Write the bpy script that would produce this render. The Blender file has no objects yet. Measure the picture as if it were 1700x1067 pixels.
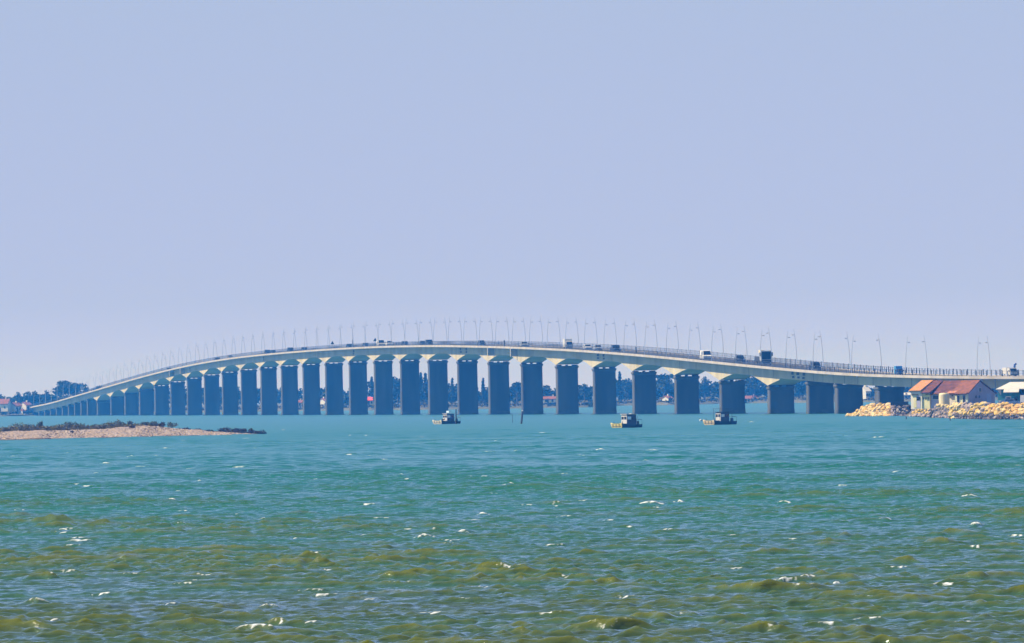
import bpy, math, random
import numpy as np
from mathutils import Vector, Matrix
R = math.radians
rnd = random.Random(7)
rng = np.random.default_rng(11)
scene = bpy.context.scene
col = scene.collection

# ------------------------------------------------------------------ camera
FPX = 14000.0                      # focal length in pixels of the 1700 px wide photograph
RHO = math.atan(.01904)            # the horizon climbs slightly to the right
PIT = math.atan(123.1 / FPX)
CH = 6.0
Fv = Vector((0, math.cos(PIT), math.sin(PIT)))
R0 = Vector((1, 0, 0)); U0 = R0.cross(Fv)
Rv = math.cos(RHO) * R0 - math.sin(RHO) * U0
Uv = math.sin(RHO) * R0 + math.cos(RHO) * U0
cd = bpy.data.cameras.new('camera'); cam = bpy.data.objects.new('camera', cd); col.objects.link(cam)
M3 = Matrix((Rv, Uv, -Fv)).transposed().to_4x4(); M3.translation = Vector((0, 0, CH))
cam.matrix_world = M3
cd.sensor_width = 36; cd.lens = 36 * FPX / 1700; cd.clip_start = 1; cd.clip_end = 60000
scene.camera = cam

# ------------------------------------------------------------------ sky and sun
SUN_EL = 50.0
SUN_DIR = Vector((-1.0, 0.03, math.tan(R(SUN_EL)))).normalized()
w = bpy.data.worlds.new('World'); scene.world = w; w.use_nodes = True
nt = w.node_tree; nt.nodes.clear()
sky = nt.nodes.new('ShaderNodeTexSky'); sky.sky_type = 'NISHITA'; sky.sun_disc = False
sky.sun_elevation = R(SUN_EL); sky.sun_rotation = math.atan2(SUN_DIR.x, SUN_DIR.y)
sky.air_density = 1.0; sky.dust_density = 0.6; sky.ozone_density = 3.0; sky.altitude = 0
bg = nt.nodes.new('ShaderNodeBackground'); bg.inputs[1].default_value = 0.08
wo = nt.nodes.new('ShaderNodeOutputWorld')
# low down the clear sky gives way to pale sea haze
wtc = nt.nodes.new('ShaderNodeTexCoord'); wsep = nt.nodes.new('ShaderNodeSeparateXYZ'); nt.links.new(wtc.outputs['Generated'], wsep.inputs[0])
wr = nt.nodes.new('ShaderNodeValToRGB'); we = wr.color_ramp.elements
SKYK = 1 / .08 / 1.5157
for i_, (p_, c_) in enumerate([(0.0, (.60, .60, 1.0)), (.012, (.47, .53, .80)), (.05, (.43, .52, .75)), (.14, (.36, .54, .98)), (.30, (.20, .38, .86)), (1.0, (.12, .26, .66))]):
    e_ = we[i_] if i_ < 2 else we.new(p_)
    e_.position = p_; e_.color = (*c_, 1)
nt.links.new(wsep.outputs['Z'], wr.inputs[0])
wsc = nt.nodes.new('ShaderNodeVectorMath'); wsc.operation = 'SCALE'; wsc.inputs['Scale'].default_value = SKYK; nt.links.new(wr.outputs[0], wsc.inputs[0])
wmr = nt.nodes.new('ShaderNodeMapRange'); wmr.inputs['From Min'].default_value = .25; wmr.inputs['From Max'].default_value = .5; wmr.inputs['To Min'].default_value = 0; wmr.inputs['To Max'].default_value = 1; nt.links.new(wsep.outputs['Z'], wmr.inputs[0])
wmx = nt.nodes.new('ShaderNodeMix'); wmx.data_type = 'RGBA'
nt.links.new(wmr.outputs[0], wmx.inputs['Factor']); nt.links.new(wsc.outputs[0], wmx.inputs['A']); nt.links.new(sky.outputs[0], wmx.inputs['B'])
nt.links.new(wmx.outputs['Result'], bg.inputs[0]); nt.links.new(bg.outputs[0], wo.inputs[0])
sl = bpy.data.lights.new('sun', 'SUN'); sl.energy = 5.0; sl.angle = R(0.5); sl.color = (1.0, .88, .70)
so = bpy.data.objects.new('sun', sl); col.objects.link(so)
so.rotation_euler = (-SUN_DIR).to_track_quat('-Z', 'Y').to_euler()
vs = scene.view_settings; vs.view_transform = 'Standard'; vs.look = 'None'; vs.gamma = 1; vs.exposure = 0.6
scene.cycles.volume_bounces = 0; scene.cycles.max_bounces = 6
HAZE = dict(density=1.55e-4, color=(.03, .29, 1.0), aniso=0.0)

def at(px, py, y):
    """the world point seen at photo pixel (px,py) at distance y ahead"""
    px, py, y = float(px), float(py), float(y)
    v = Fv + (px - 850) / FPX * Rv - (py - 533.5) / FPX * Uv
    v = v * (y / v.y)
    return Vector((v.x, v.y, v.z + CH))
def horizon(px): return 672.8 - .01904 * px
def on_water(px, py):
    px, py = float(px), float(py)
    y = FPX * CH / (py - horizon(px))
    p = at(px, py, y); p.z = 0
    return p

# ------------------------------------------------------------------ materials
def mat(name, c, rough=.8, c2=None, scale=1.0, metal=0.0, bump=0.0, bscale=None, stretch=None, spec=None, detail=4, contrast=(.35, .65)):
    m = bpy.data.materials.new(name); m.use_nodes = True
    t = m.node_tree; b = t.nodes['Principled BSDF']
    b.inputs['Roughness'].default_value = rough; b.inputs['Metallic'].default_value = metal
    if spec is not None: b.inputs['Specular IOR Level'].default_value = spec
    b.inputs['Base Color'].default_value = (*c, 1)
    tc = t.nodes.new('ShaderNodeTexCoord'); src = tc.outputs['Object']
    if stretch:
        mp = t.nodes.new('ShaderNodeMapping'); mp.inputs['Scale'].default_value = stretch
        t.links.new(src, mp.inputs[0]); src = mp.outputs[0]
    if c2:
        n = t.nodes.new('ShaderNodeTexNoise'); n.inputs['Scale'].default_value = scale; n.inputs['Detail'].default_value = detail
        r = t.nodes.new('ShaderNodeValToRGB')
        r.color_ramp.elements[0].position = contrast[0]; r.color_ramp.elements[1].position = contrast[1]
        r.color_ramp.elements[0].color = (*c, 1); r.color_ramp.elements[1].color = (*c2, 1)
        t.links.new(src, n.inputs['Vector']); t.links.new(n.outputs['Fac'], r.inputs[0]); t.links.new(r.outputs[0], b.inputs['Base Color'])
    if bump:
        n2 = t.nodes.new('ShaderNodeTexNoise'); n2.inputs['Scale'].default_value = bscale or scale * 3; n2.inputs['Detail'].default_value = 6
        bp = t.nodes.new('ShaderNodeBump'); bp.inputs['Strength'].default_value = bump; bp.inputs['Distance'].default_value = .2
        t.links.new(src, n2.inputs['Vector']); t.links.new(n2.outputs['Fac'], bp.inputs['Height']); t.links.new(bp.outputs[0], b.inputs['Normal'])
    return m
M = {}
M['web'] = mat('web_concrete', (.37, .33, .22), .85, (.52, .46, .32), .12, stretch=(1, 1, .25), bump=.2, detail=8)
M['cornice'] = mat('cornice_concrete', (.34, .31, .27), .85, (.46, .42, .38), .25, stretch=(1, 1, .3))
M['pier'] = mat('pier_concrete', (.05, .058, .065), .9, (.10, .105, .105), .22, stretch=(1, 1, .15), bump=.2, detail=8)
M['pier_wet'] = mat('wet_concrete', (.05, .055, .05), .6, (.09, .09, .07), .8)
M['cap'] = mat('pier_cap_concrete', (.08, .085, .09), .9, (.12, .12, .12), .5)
M['pave'] = mat('pavement_concrete', (.10, .10, .105), .9, (.14, .14, .14), 1.5)
M['asphalt'] = mat('asphalt', (.05, .05, .055), .9, (.07, .07, .07), 1.5)
M['rail'] = mat('rail_steel', (.07, .085, .12), .5, metal=.1)
M['mast'] = mat('mast_steel', (.40, .44, .52), .5, (.46, .50, .58), 3)
M['lamp'] = mat('lamp_housing', (.30, .32, .35), .4)
M['stain'] = mat('damp_stain', (.035, .045, .05), .8, (.07, .08, .09), 2)
M['rubber'] = mat('rubber', (.02, .02, .022), .7)
M['glass'] = mat('dark_glass', (.012, .014, .02), .08)
M['white'] = mat('white_paint', (.62, .61, .58), .35, (.54, .53, .50), 2.5)
M['cream'] = mat('cream_paint', (.72, .62, .38), .6, (.62, .52, .30), 1.5)
M['lens'] = mat('lamp_lens', (.8, .82, .85), .1)
M['black'] = mat('dark_steel', (.02, .022, .03), .5, (.04, .04, .045), 3)
M['wood'] = mat('wet_wood', (.035, .028, .022), .85, (.07, .055, .04), 3, stretch=(1, 1, .2))
M['yellowwall'] = mat('lime_wall', (.74, .68, .36), .85, (.62, .56, .28), .9, detail=8)
M['greenwall'] = mat('pale_green_wall', (.72, .76, .52), .85, (.62, .66, .44), .9)
M['creamwall'] = mat('pale_render', (.78, .73, .60), .85, (.64, .60, .48), .8, detail=8)
M['lilacwall'] = mat('lilac_render', (.44, .40, .50), .85, (.36, .33, .42), .7, detail=8)
M['tealwall'] = mat('teal_boards', (.03, .20, .25), .7, (.05, .26, .28), .8, stretch=(1, 1, 4))
M['orangeroof'] = mat('orange_tiles', (.56, .25, .07), .8, (.42, .17, .05), 2.2, stretch=(1, 1, 3), bump=.5, bscale=5)
M['redroof'] = mat('old_red_tiles', (.075, .022, .018), .85, (.16, .048, .032), 1.0, stretch=(1, 1, 2), bump=.5, bscale=5, detail=8)
M['rustroof'] = mat('rust_red_tiles', (.26, .085, .038), .85, (.15, .055, .03), 1.2, stretch=(1, 1, 2), bump=.5, bscale=5)
M['whiteroof'] = mat('white_sheet_roof', (.58, .56, .51), .6, (.50, .48, .44), 1.5)
M['bark'] = mat('bark', (.07, .055, .04), .9, (.11, .09, .07), 1.5)
M['leaf'] = mat('foliage', (.010, .024, .010), .9, (.026, .045, .018), .35, contrast=(.42, .58))
M['pine'] = mat('pine_foliage', (.009, .02, .011), .9, (.02, .036, .018), .4, contrast=(.42, .58))
M['scrub'] = mat('scrub', (.05, .045, .012), .9, (.17, .15, .045), .5, contrast=(.45, .6))
M['darkweed'] = mat('dark_weed', (.022, .016, .008), .9, (.06, .04, .02), 1.2)
M['oliveb'] = mat('olive_bush', (.06, .075, .015), .9, (.11, .11, .03), 1.2)
M['shingle'] = mat('shingle', (.13, .09, .07), .95, (.46, .36, .28), 2.2, bump=1.0, bscale=5, detail=10, contrast=(.40, .60))
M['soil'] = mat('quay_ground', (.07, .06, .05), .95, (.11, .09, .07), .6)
M['land'] = mat('far_land', (.06, .07, .04), .95, (.10, .10, .06), .05)

# ------------------------------------------------------------------ mesh helpers
class MB:
    def __init__(s): s.v = []; s.f = []
    def add(s, vs, fs):
        o = len(s.v); s.v += [tuple(p) for p in vs]; s.f += [tuple(i + o for i in q) for q in fs]
    def box(s, c, size, rz=0.0, taper=1.0):
        hx, hy, hz = size[0] / 2, size[1] / 2, size[2] / 2
        cs, sn = math.cos(rz), math.sin(rz); vs = []
        for z, k in ((-hz, 1.0), (hz, taper)):
            for x, y in ((-hx, -hy), (hx, -hy), (hx, hy), (-hx, hy)):
                x *= k; y *= k
                vs.append((c[0] + x * cs - y * sn, c[1] + x * sn + y * cs, c[2] + z))
        s.add(vs, [(3, 2, 1, 0), (4, 5, 6, 7), (0, 1, 5, 4), (1, 2, 6, 5), (2, 3, 7, 6), (3, 0, 4, 7)])
    def extrude(s, poly, vec):
        """closed planar polygon (3-D points) pushed along vec"""
        n = len(poly); vec = Vector(vec)
        vs = [Vector(p) for p in poly] + [Vector(p) + vec for p in poly]
        s.add(vs, [tuple(range(n))[::-1], tuple(range(n, 2 * n))] + [(i, (i + 1) % n, n + (i + 1) % n, n + i) for i in range(n)])
    def tube(s, pts, rad, n=6):
        pts = [Vector(p) for p in pts]; k = len(pts)
        rad = rad if isinstance(rad, (list, tuple)) else [rad] * k
        vs = []
        for i, p in enumerate(pts):
            d = (pts[min(i + 1, k - 1)] - pts[max(i - 1, 0)]).normalized()
            a = d.orthogonal().normalized() if abs(d.z) < .95 else Vector((1, 0, 0)); a = (a - d * a.dot(d)).normalized(); b = d.cross(a)
            for j in range(n):
                t = 2 * math.pi * j / n
                vs.append(p + (a * math.cos(t) + b * math.sin(t)) * rad[i])
        fs = [(i * n + j, i * n + (j + 1) % n, (i + 1) * n + (j + 1) % n, (i + 1) * n + j) for i in range(k - 1) for j in range(n)]
        fs += [tuple(range(n))[::-1], tuple(range((k - 1) * n, k * n))]
        s.add(vs, fs)
    def build(s, name, m, parent=None, smooth=False, loc=None):
        me = bpy.data.meshes.new(name); me.from_pydata(s.v, [], s.f); me.update()
        me.materials.append(m)
        if smooth: me.polygons.foreach_set('use_smooth', [True] * len(me.polygons))
        o = bpy.data.objects.new(name, me); col.objects.link(o)
        if parent: o.parent = parent
        if loc is not None: o.location = loc
        return o
def grid_mesh(name, V, nr, nc, m, closed=False, smooth=True):
    me = bpy.data.meshes.new(name); me.vertices.add(len(V)); me.vertices.foreach_set('co', np.asarray(V, np.float32).ravel())
    i = np.arange(nr - 1)[:, None] * nc; cc = nc if closed else nc - 1
    j = np.arange(cc)[None, :]; j2 = (j + 1) % nc
    q = np.stack([i + j, i + j2, i + nc + j2, i + nc + j], -1).reshape(-1, 4).astype(np.int32)
    me.loops.add(q.size); me.loops.foreach_set('vertex_index', q.ravel())
    me.polygons.add(len(q)); me.polygons.foreach_set('loop_start', np.arange(len(q), dtype=np.int32) * 4)
    me.polygons.foreach_set('use_smooth', np.full(len(q), smooth))
    me.update(calc_edges=True); me.materials.append(m)
    o = bpy.data.objects.new(name, me); col.objects.link(o)
    return o
def empty(name, loc=(0, 0, 0), rz=0.0):
    o = bpy.data.objects.new(name, None); o.empty_display_size = .5; col.objects.link(o)
    o.location = loc; o.rotation_euler = (0, 0, rz)
    return o
def tag(o, label=None, cat=None, group=None, kind=None):
    if label: o['label'] = label
    if cat: o['category'] = cat
    if group: o['group'] = group
    if kind: o['kind'] = kind
    return o
def copy_tree(o, loc=None, rz=None, parent=None, scale=None):
    c = o.copy(); col.objects.link(c)
    if parent: c.parent = parent
    if loc is not None: c.location = loc
    if rz is not None: c.rotation_euler = (0, 0, rz)
    if scale is not None: c.scale = scale
    for ch in KIDS.get(o.name, []): 
        d = copy_tree(ch, parent=c)
    return c
KIDS = {}
def note_kids():
    KIDS.clear()
    for o in bpy.data.objects:
        if o.parent: KIDS.setdefault(o.parent.name, []).append(o)

# ------------------------------------------------------------------ water
def make_water():
    a_in = np.linspace(-.068, .068, 410); a_mid = np.arange(.0688, .165, .0008); a_in = np.concatenate([-a_mid[::-1], a_in, a_mid])
    a_out = a_in[-1] + np.geomspace(.0018, math.pi - a_in[-1], 30)
    A = np.concatenate([-a_out[::-1][1:], a_in, a_out])     # the last column meets the first behind the camera
    dA = np.gradient(A)
    r1 = np.geomspace(4, 185, 26)[:-1]
    r2 = np.concatenate([np.exp(np.arange(math.log(185), math.log(700), .00046)), np.exp(np.arange(math.log(700), math.log(1500), .0008))])
    r3 = np.exp(np.arange(math.log(1500), math.log(6500), .0014))
    r4 = np.geomspace(6500, 10800, 12)
    Rr = np.concatenate([r1, r2, r3, r4]); dR = np.gradient(Rr)
    nr, nc = len(Rr), len(A)
    X = (Rr[:, None] * np.sin(A)[None, :]); Y = (Rr[:, None] * np.cos(A)[None, :])
    Xs, Ys = X.astype(np.float32), Y.astype(np.float32)
    H = np.zeros_like(Xs); DX = np.zeros_like(Xs); DY = np.zeros_like(Xs)
    sp_c = (Rr[:, None] * dA[None, :]).astype(np.float32); sp_r = dR[:, None].astype(np.float32)
    # slow patches that make some stretches rougher than others
    patch = (1 + .35 * np.sin(Xs / 9.1 + Ys / 23 + 1.2) * np.sin(Ys / 41 - Xs / 31) + .25 * np.sin(Ys / 13.7 + Xs / 6.3 + .4)).astype(np.float32)
    lams = np.exp(rng.uniform(math.log(.34), math.log(9.0), 96)); lams.sort()
    for lam in lams:
        th = rng.normal(.08, .68) if lam < 1.3 else rng.normal(.10, .40) if lam < 3 else rng.normal(.10, .2)
        k = 2 * math.pi / lam; kx, ky = k * math.sin(th), k * math.cos(th)
        amp = .0098 * lam if lam < 1.2 else .0092 * 1.2 * (lam / 1.2) ** .45 if lam < 3 else .0092 * 1.2 * (3 / 1.2) ** .45 * (3 / lam) ** .7
        ph = rng.uniform(0, 6.28)
        # fade a component where the mesh is too coarse to carry it
        fr = np.clip((lam / 2.3 / (sp_r * abs(math.cos(th)) + 1e-6) - .6) / .7, 0, 1)
        fc = np.clip((lam / 2.6 / (sp_c * abs(math.sin(th)) + .25 * sp_c + 1e-6) - .6) / .8, 0, 1)
        wgt = (amp * fr * fc).astype(np.float32)
        arg = (kx * Xs + ky * Ys + ph).astype(np.float32)
        sn, cs = np.sin(arg), np.cos(arg)
        H += wgt * sn
        if lam < 5: DX += wgt * .75 * math.sin(th) * cs; DY += wgt * .75 * math.cos(th) * cs
    H *= patch
    foam = np.zeros_like(Xs)
    # single wave crests, some of them breaking: (px, py, width px, height m, foam)
    crests = [(1080, 839, 62, .16, 1), (1128, 835, 18, .10, 1), (1303, 837, 12, .08, 1), (1610, 827, 36, .12, 1), (1470, 865, 26, .12, 1), (1620, 874, 26, .1, 1),
              (1300, 982, 190, .27, 0), (1205, 982, 30, .12, 1), (1300, 968, 16, .1, .8), (1338, 966, 44, .12, .8), (1388, 974, 30, .1, .7), (1110, 883, 22, .12, 1), (848, 806, 19, .12, 1), (802, 856, 20, .12, 1), (705, 895, 30, .14, 1), (768, 887, 12, .1, 1),
              (997, 747, 11, .16, 1), (857, 750, 12, .16, 1), (217, 759, 16, .16, 1), (175, 770, 12, .15, 1), (284, 833, 22, .12, 1), (300, 872, 9, .1, 1), (440, 865, 8, .1, 1), (331, 801, 12, .12, 1),
              (430, 1050, 70, .26, .8), (90, 1037, 24, .18, .6), (60, 1003, 40, .26, .5), (448, 1012, 36, .22, .5), (135, 902, 44, .18, .7), (665, 790, 14, .14, 1), (525, 799, 10, .12, 1), (1072, 766, 9, .15, 1),
              (1595, 775, 10, .14, 1), (1130, 1026, 120, .34, 0), (850, 948, 90, .2, 0), (750, 944, 70, .2, 0), (440, 946, 60, .18, 0), (1510, 937, 60, .22, 0), (1180, 935, 60, .18, 0), (1290, 1008, 60, .22, 0),
              (280, 950, 90, .2, 0), (640, 914, 60, .16, 0), (60, 962, 90, .2, 0), (1000, 975, 90, .2, 0), (1010, 1048, 110, .28, .1), (600, 1000, 90, .22, 0), (1640, 1030, 90, .25, .2), (130, 1042, 70, .22, 0),
              (900, 880, 60, .14, 0), (1560, 905, 60, .16, 0), (350, 1055, 60, .25, .5), (1395, 975, 50, .3, .5), (1420, 1012, 70, .2, 0), (560, 830, 30, .1, 0), (1240, 701, 7, .2, 1), (475, 690, 7, .2, 1)]
    for _ in range(140):
        py = 712 + 340 * rnd.random() ** 1.5; crests.append((rnd.uniform(0, 1700), py, rnd.uniform(2, 7) * (1 + (py - 700) / 500) if _ > 60 else rnd.uniform(6, 16), .05, rnd.uniform(.35, .8) if _ > 60 else 1))  # scattered foam flecks, the tiny ones painted in for sun glints as well
    for _ in range(60):
        py = 850 + 215 * rnd.random() ** .8; crests.append((rnd.uniform(-20, 1720), py, rnd.uniform(30, 110), rnd.uniform(.08, .22), 0))
    nbig = 50
    for ci, (px, py, wpx, hh, fo) in enumerate(crests):
        big = ci < nbig
        p = on_water(px, py)
        if fo > 0 and not big:                                # small flecks sit on whatever crest is nearest
            r = math.hypot(p.x, p.y); al = math.atan2(p.x, p.y)
            i0, i1 = np.searchsorted(Rr, [r - 5, r + 5]); j0, j1 = np.searchsorted(A, [al - 1.2 / r, al + 1.2 / r])
            if i1 > i0 and j1 > j0:
                k = int(np.argmax(H[i0:i1, j0:j1])); ii, jj = divmod(k, j1 - j0); p = Vector((float(X[i0 + ii, j0 + jj]), float(Y[i0 + ii, j0 + jj]), 0))
        r = math.hypot(p.x, p.y); al = math.atan2(p.x, p.y)
        sx = max(.3, wpx / FPX * r / 2.0); hh = min(hh, .22 * sx + .02); sy = max(.42, .0016 * r) * (1.5 if hh > .2 else 1.0)
        i0, i1 = np.searchsorted(Rr, [r - 5 * sy, r + 5 * sy]); j0, j1 = np.searchsorted(A, [al - 2.6 * sx / r, al + 2.6 * sx / r])
        if i1 <= i0 or j1 <= j0: continue
        xx = Xs[i0:i1, j0:j1] - p.x; yy = Ys[i0:i1, j0:j1] - p.y
        wob = .35 * sy * np.sin(xx / sx * 3.1 + px) + .25 * sy * np.sin(xx / sx * 7.3 + py) + xx * .12 * math.sin(px * 1.3)
        yw = yy - wob
        g = np.exp(-(xx / sx) ** 2) * np.exp(-np.where(yw < 0, (yw / (sy * .75)) ** 2, (yw / (sy * 1.6)) ** 2))
        if fo > .4 and wpx < 160:                               # a breaking crest stands clear of the chop round it
            H[i0:i1, j0:j1] = H[i0:i1, j0:j1] * (1 - .8 * g) + (hh + (.12 if big else .05)) * g
        else: H[i0:i1, j0:j1] += hh * g
        if fo > 0:
            nz = .65 + .45 * np.sin(xx * 11 / max(sx, .3) + px) * np.sin(yy * 5 / sy + py) + .25 * np.sin(xx * 29 / max(sx, .3))
            foam[i0:i1, j0:j1] = np.maximum(foam[i0:i1, j0:j1], np.clip((np.exp(-(xx / sx / 1.35) ** 2) * np.exp(-((yw + .1 * sy) / (sy * .34)) ** 2) - (1 - fo) * .6) * 1.7 * nz, 0, 1))
    V = np.stack([X + DX, Y + DY, H], -1).reshape(-1, 3)
    m = bpy.data.materials.new('sea_water'); m.use_nodes = True; t = m.node_tree; b = t.nodes['Principled BSDF']
    b.inputs['Roughness'].default_value = .09; b.inputs['IOR'].default_value = 1.333; b.inputs['Specular IOR Level'].default_value = 1.0
    ge = t.nodes.new('ShaderNodeNewGeometry'); sep = t.nodes.new('ShaderNodeSeparateXYZ'); t.links.new(ge.outputs['Position'], sep.inputs[0])
    # the shallows near the beach carry silt (olive); farther out the water is turquoise
    n1 = t.nodes.new('ShaderNodeTexNoise'); n1.inputs['Scale'].default_value = .035; n1.inputs['Detail'].default_value = 5
    t.links.new(ge.outputs['Position'], n1.inputs['Vector'])
    mr = t.nodes.new('ShaderNodeMapRange'); mr.inputs['From Min'].default_value = 0; mr.inputs['From Max'].default_value = 1; mr.inputs['To Min'].default_value = -110; mr.inputs['To Max'].default_value = 110
    t.links.new(n1.outputs['Fac'], mr.inputs['Value'])
    ad = t.nodes.new('ShaderNodeMath'); ad.operation = 'ADD'; t.links.new(sep.outputs['Y'], ad.inputs[0]); t.links.new(mr.outputs[0], ad.inputs[1])
    dv = t.nodes.new('ShaderNodeMath'); dv.operation = 'DIVIDE'; dv.inputs[1].default_value = 2500; t.links.new(ad.outputs[0], dv.inputs[0])
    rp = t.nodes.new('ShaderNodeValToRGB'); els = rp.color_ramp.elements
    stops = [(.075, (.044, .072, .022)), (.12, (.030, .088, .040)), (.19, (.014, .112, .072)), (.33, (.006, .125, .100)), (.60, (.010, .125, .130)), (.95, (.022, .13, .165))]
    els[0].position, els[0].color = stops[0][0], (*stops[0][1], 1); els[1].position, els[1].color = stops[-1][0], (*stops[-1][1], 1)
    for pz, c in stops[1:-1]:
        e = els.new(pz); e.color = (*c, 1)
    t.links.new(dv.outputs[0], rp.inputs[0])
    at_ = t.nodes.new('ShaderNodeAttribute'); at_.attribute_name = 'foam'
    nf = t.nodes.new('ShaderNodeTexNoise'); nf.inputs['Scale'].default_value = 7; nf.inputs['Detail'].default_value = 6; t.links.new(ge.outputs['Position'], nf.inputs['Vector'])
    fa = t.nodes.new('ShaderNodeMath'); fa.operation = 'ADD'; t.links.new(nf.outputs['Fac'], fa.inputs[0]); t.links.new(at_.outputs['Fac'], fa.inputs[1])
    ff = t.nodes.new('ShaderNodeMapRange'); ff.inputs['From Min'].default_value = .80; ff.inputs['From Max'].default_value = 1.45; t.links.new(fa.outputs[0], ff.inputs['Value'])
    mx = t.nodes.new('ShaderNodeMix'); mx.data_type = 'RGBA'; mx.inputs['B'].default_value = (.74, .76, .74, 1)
    t.links.new(ff.outputs[0], mx.inputs['Factor']); # sunlight through the silty near crests, painted in as a yellower colour
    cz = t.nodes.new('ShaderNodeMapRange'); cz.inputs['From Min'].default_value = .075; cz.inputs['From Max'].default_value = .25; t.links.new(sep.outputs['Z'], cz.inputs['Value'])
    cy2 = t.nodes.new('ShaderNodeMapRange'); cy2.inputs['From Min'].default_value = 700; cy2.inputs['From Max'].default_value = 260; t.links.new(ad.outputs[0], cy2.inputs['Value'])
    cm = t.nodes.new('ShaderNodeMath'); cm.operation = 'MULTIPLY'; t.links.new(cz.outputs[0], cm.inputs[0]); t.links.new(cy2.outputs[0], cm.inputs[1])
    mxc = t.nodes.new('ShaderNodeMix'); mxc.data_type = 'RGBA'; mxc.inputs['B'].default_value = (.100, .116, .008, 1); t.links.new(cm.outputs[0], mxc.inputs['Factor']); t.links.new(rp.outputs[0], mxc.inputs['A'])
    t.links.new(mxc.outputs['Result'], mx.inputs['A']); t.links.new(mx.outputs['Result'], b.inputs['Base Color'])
    mr2 = t.nodes.new('ShaderNodeMapRange'); mr2.inputs['To Min'].default_value = 0; mr2.inputs['To Max'].default_value = .5
    t.links.new(at_.outputs['Fac'], mr2.inputs['Value']); mr3 = t.nodes.new('ShaderNodeMapRange'); mr3.inputs['From Min'].default_value = 250; mr3.inputs['From Max'].default_value = 1500; mr3.inputs['To Min'].default_value = .04; mr3.inputs['To Max'].default_value = .35
    t.links.new(sep.outputs['Y'], mr3.inputs['Value']); ar = t.nodes.new('ShaderNodeMath'); ar.operation = 'ADD'; t.links.new(mr2.outputs[0], ar.inputs[0]); t.links.new(mr3.outputs[0], ar.inputs[1]); t.links.new(ar.outputs[0], b.inputs['Roughness'])
    n2 = t.nodes.new('ShaderNodeTexNoise'); n2.inputs['Scale'].default_value = 5.5; n2.inputs['Detail'].default_value = 5; n2.inputs['Roughness'].default_value = .6
    mp = t.nodes.new('ShaderNodeMapping'); mp.inputs['Scale'].default_value = (.55, 1.0, 1)
    t.links.new(ge.outputs['Position'], mp.inputs[0]); t.links.new(mp.outputs[0], n2.inputs['Vector'])
    n3 = t.nodes.new('ShaderNodeTexNoise'); n3.inputs['Scale'].default_value = .8; n3.inputs['Detail'].default_value = 4; t.links.new(mp.outputs[0], n3.inputs['Vector'])
    b1 = t.nodes.new('ShaderNodeBump'); b1.inputs['Strength'].default_value = 1; b1.inputs['Distance'].default_value = .045; t.links.new(n2.outputs['Fac'], b1.inputs['Height'])
    b2 = t.nodes.new('ShaderNodeBump'); b2.inputs['Strength'].default_value = 1.0; b2.inputs['Distance'].default_value = .26; t.links.new(n3.outputs['Fac'], b2.inputs['Height']); t.links.new(b1.outputs[0], b2.inputs['Normal'])
    t.links.new(b2.outputs[0], b.inputs['Normal'])
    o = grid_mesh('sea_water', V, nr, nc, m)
    at2 = o.data.attributes.new('foam', 'FLOAT', 'POINT'); at2.data.foreach_set('value', foam.ravel().astype(np.float32))
    tag(o, 'choppy sea water, turquoise far out and olive near the camera', kind='structure')
    return o
make_water()
# seabed below, so that the water sheet is never seen from an open edge
mb = MB(); mb.box((0, 0, -4.5), (21800, 21800, 1)); tag(mb.build('seabed', M['soil']), 'sandy sea bed below the water', kind='structure')

# ------------------------------------------------------------------ bridge
TH, PP, T0 = .133888349, 356.379637, 2153.13912
def path_table():
    S = [2720.0]; x = -math.sin(TH) * (T0 + 2720) + PP * math.cos(TH); y = math.cos(TH) * (T0 + 2720) + PP * math.sin(TH)
    X = [x]; Y = [y]; H = [TH]; s = 2720.0
    while s > -520:
        s -= .5; u = max(0.0, -60 - s); phi = TH + min(3 * 7.37e-6 * u * u, .62)
        x += .5 * math.sin(phi); y -= .5 * math.cos(phi)
        S.append(s); X.append(x); Y.append(y); H.append(phi)
    return np.array(S), np.array(X), np.array(Y), np.array(H)
TS, TX, TY, THD = path_table()
def pt(s, n=0.0, z=0.0):
    """s along the bridge, n across (0 = near face of the box girder, 6.8 = far face)"""
    n = float(n); z = float(z)
    x, y, h = float(np.interp(-s, -TS, TX)), float(np.interp(-s, -TS, TY)), float(np.interp(-s, -TS, THD))
    return Vector((x + n * math.cos(h), y + n * math.sin(h), z))
def head(s): return float(np.interp(-s, -TS, THD))
PROF = [(2720, 2.6), (2600, 2.9), (2511, 3.8), (2318, 6.6), (2122, 10.75), (1941, 14.6), (1764, 18.25), (1612, 21.0), (1471, 22.85), (1340, 23.95), (1218, 24.4), (1090, 24.6), (991, 24.6), (861, 24.35), (769, 23.92),
        (645, 23.0), (506, 21.45), (402, 20.05), (331, 18.95), (264, 17.75), (177, 16.05), (96, 14.25), (60, 13.45), (6, 12.25), (-47, 11.15), (-95, 10.15), (-138, 9.35), (-152, 9.0), (-176, 8.45), (-200, 8.0), (-216, 7.8), (-300, 6.9), (-520, 4.5)]
PS = np.array([p[0] for p in PROF][::-1], float); PZ = np.array([p[1] for p in PROF][::-1])
_g = np.arange(-520, 2721, 4.0); _z = np.interp(_g, PS, PZ); _k = np.ones(31) / 31
_z = np.convolve(np.pad(_z, 15, mode='edge'), _k, 'valid')
def ztop(s): return float(np.interp(s, _g, _z))          # underside of the cornice / road level
PIERS = [79.0 * i for i in range(27)]
MAIN = set(PIERS)
PIERS = [-59.75 - 39.5 * i for i in range(9)] + PIERS + [2054 + 59.75 + 39.5 * i for i in range(12)]
PIERS.sort()
def depth(s):
    d = 2.55
    if -20 < s < 2074:
        u = min(abs(s - p) for p in MAIN)
        k = max(0.0, 1 - u / 27.0)
        d = 2.55 + 2.25 * k ** 1.25
    return d
bridge = empty('road_bridge', pt(1000, 3.4, 0)); BL = Vector(bridge.location)
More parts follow.
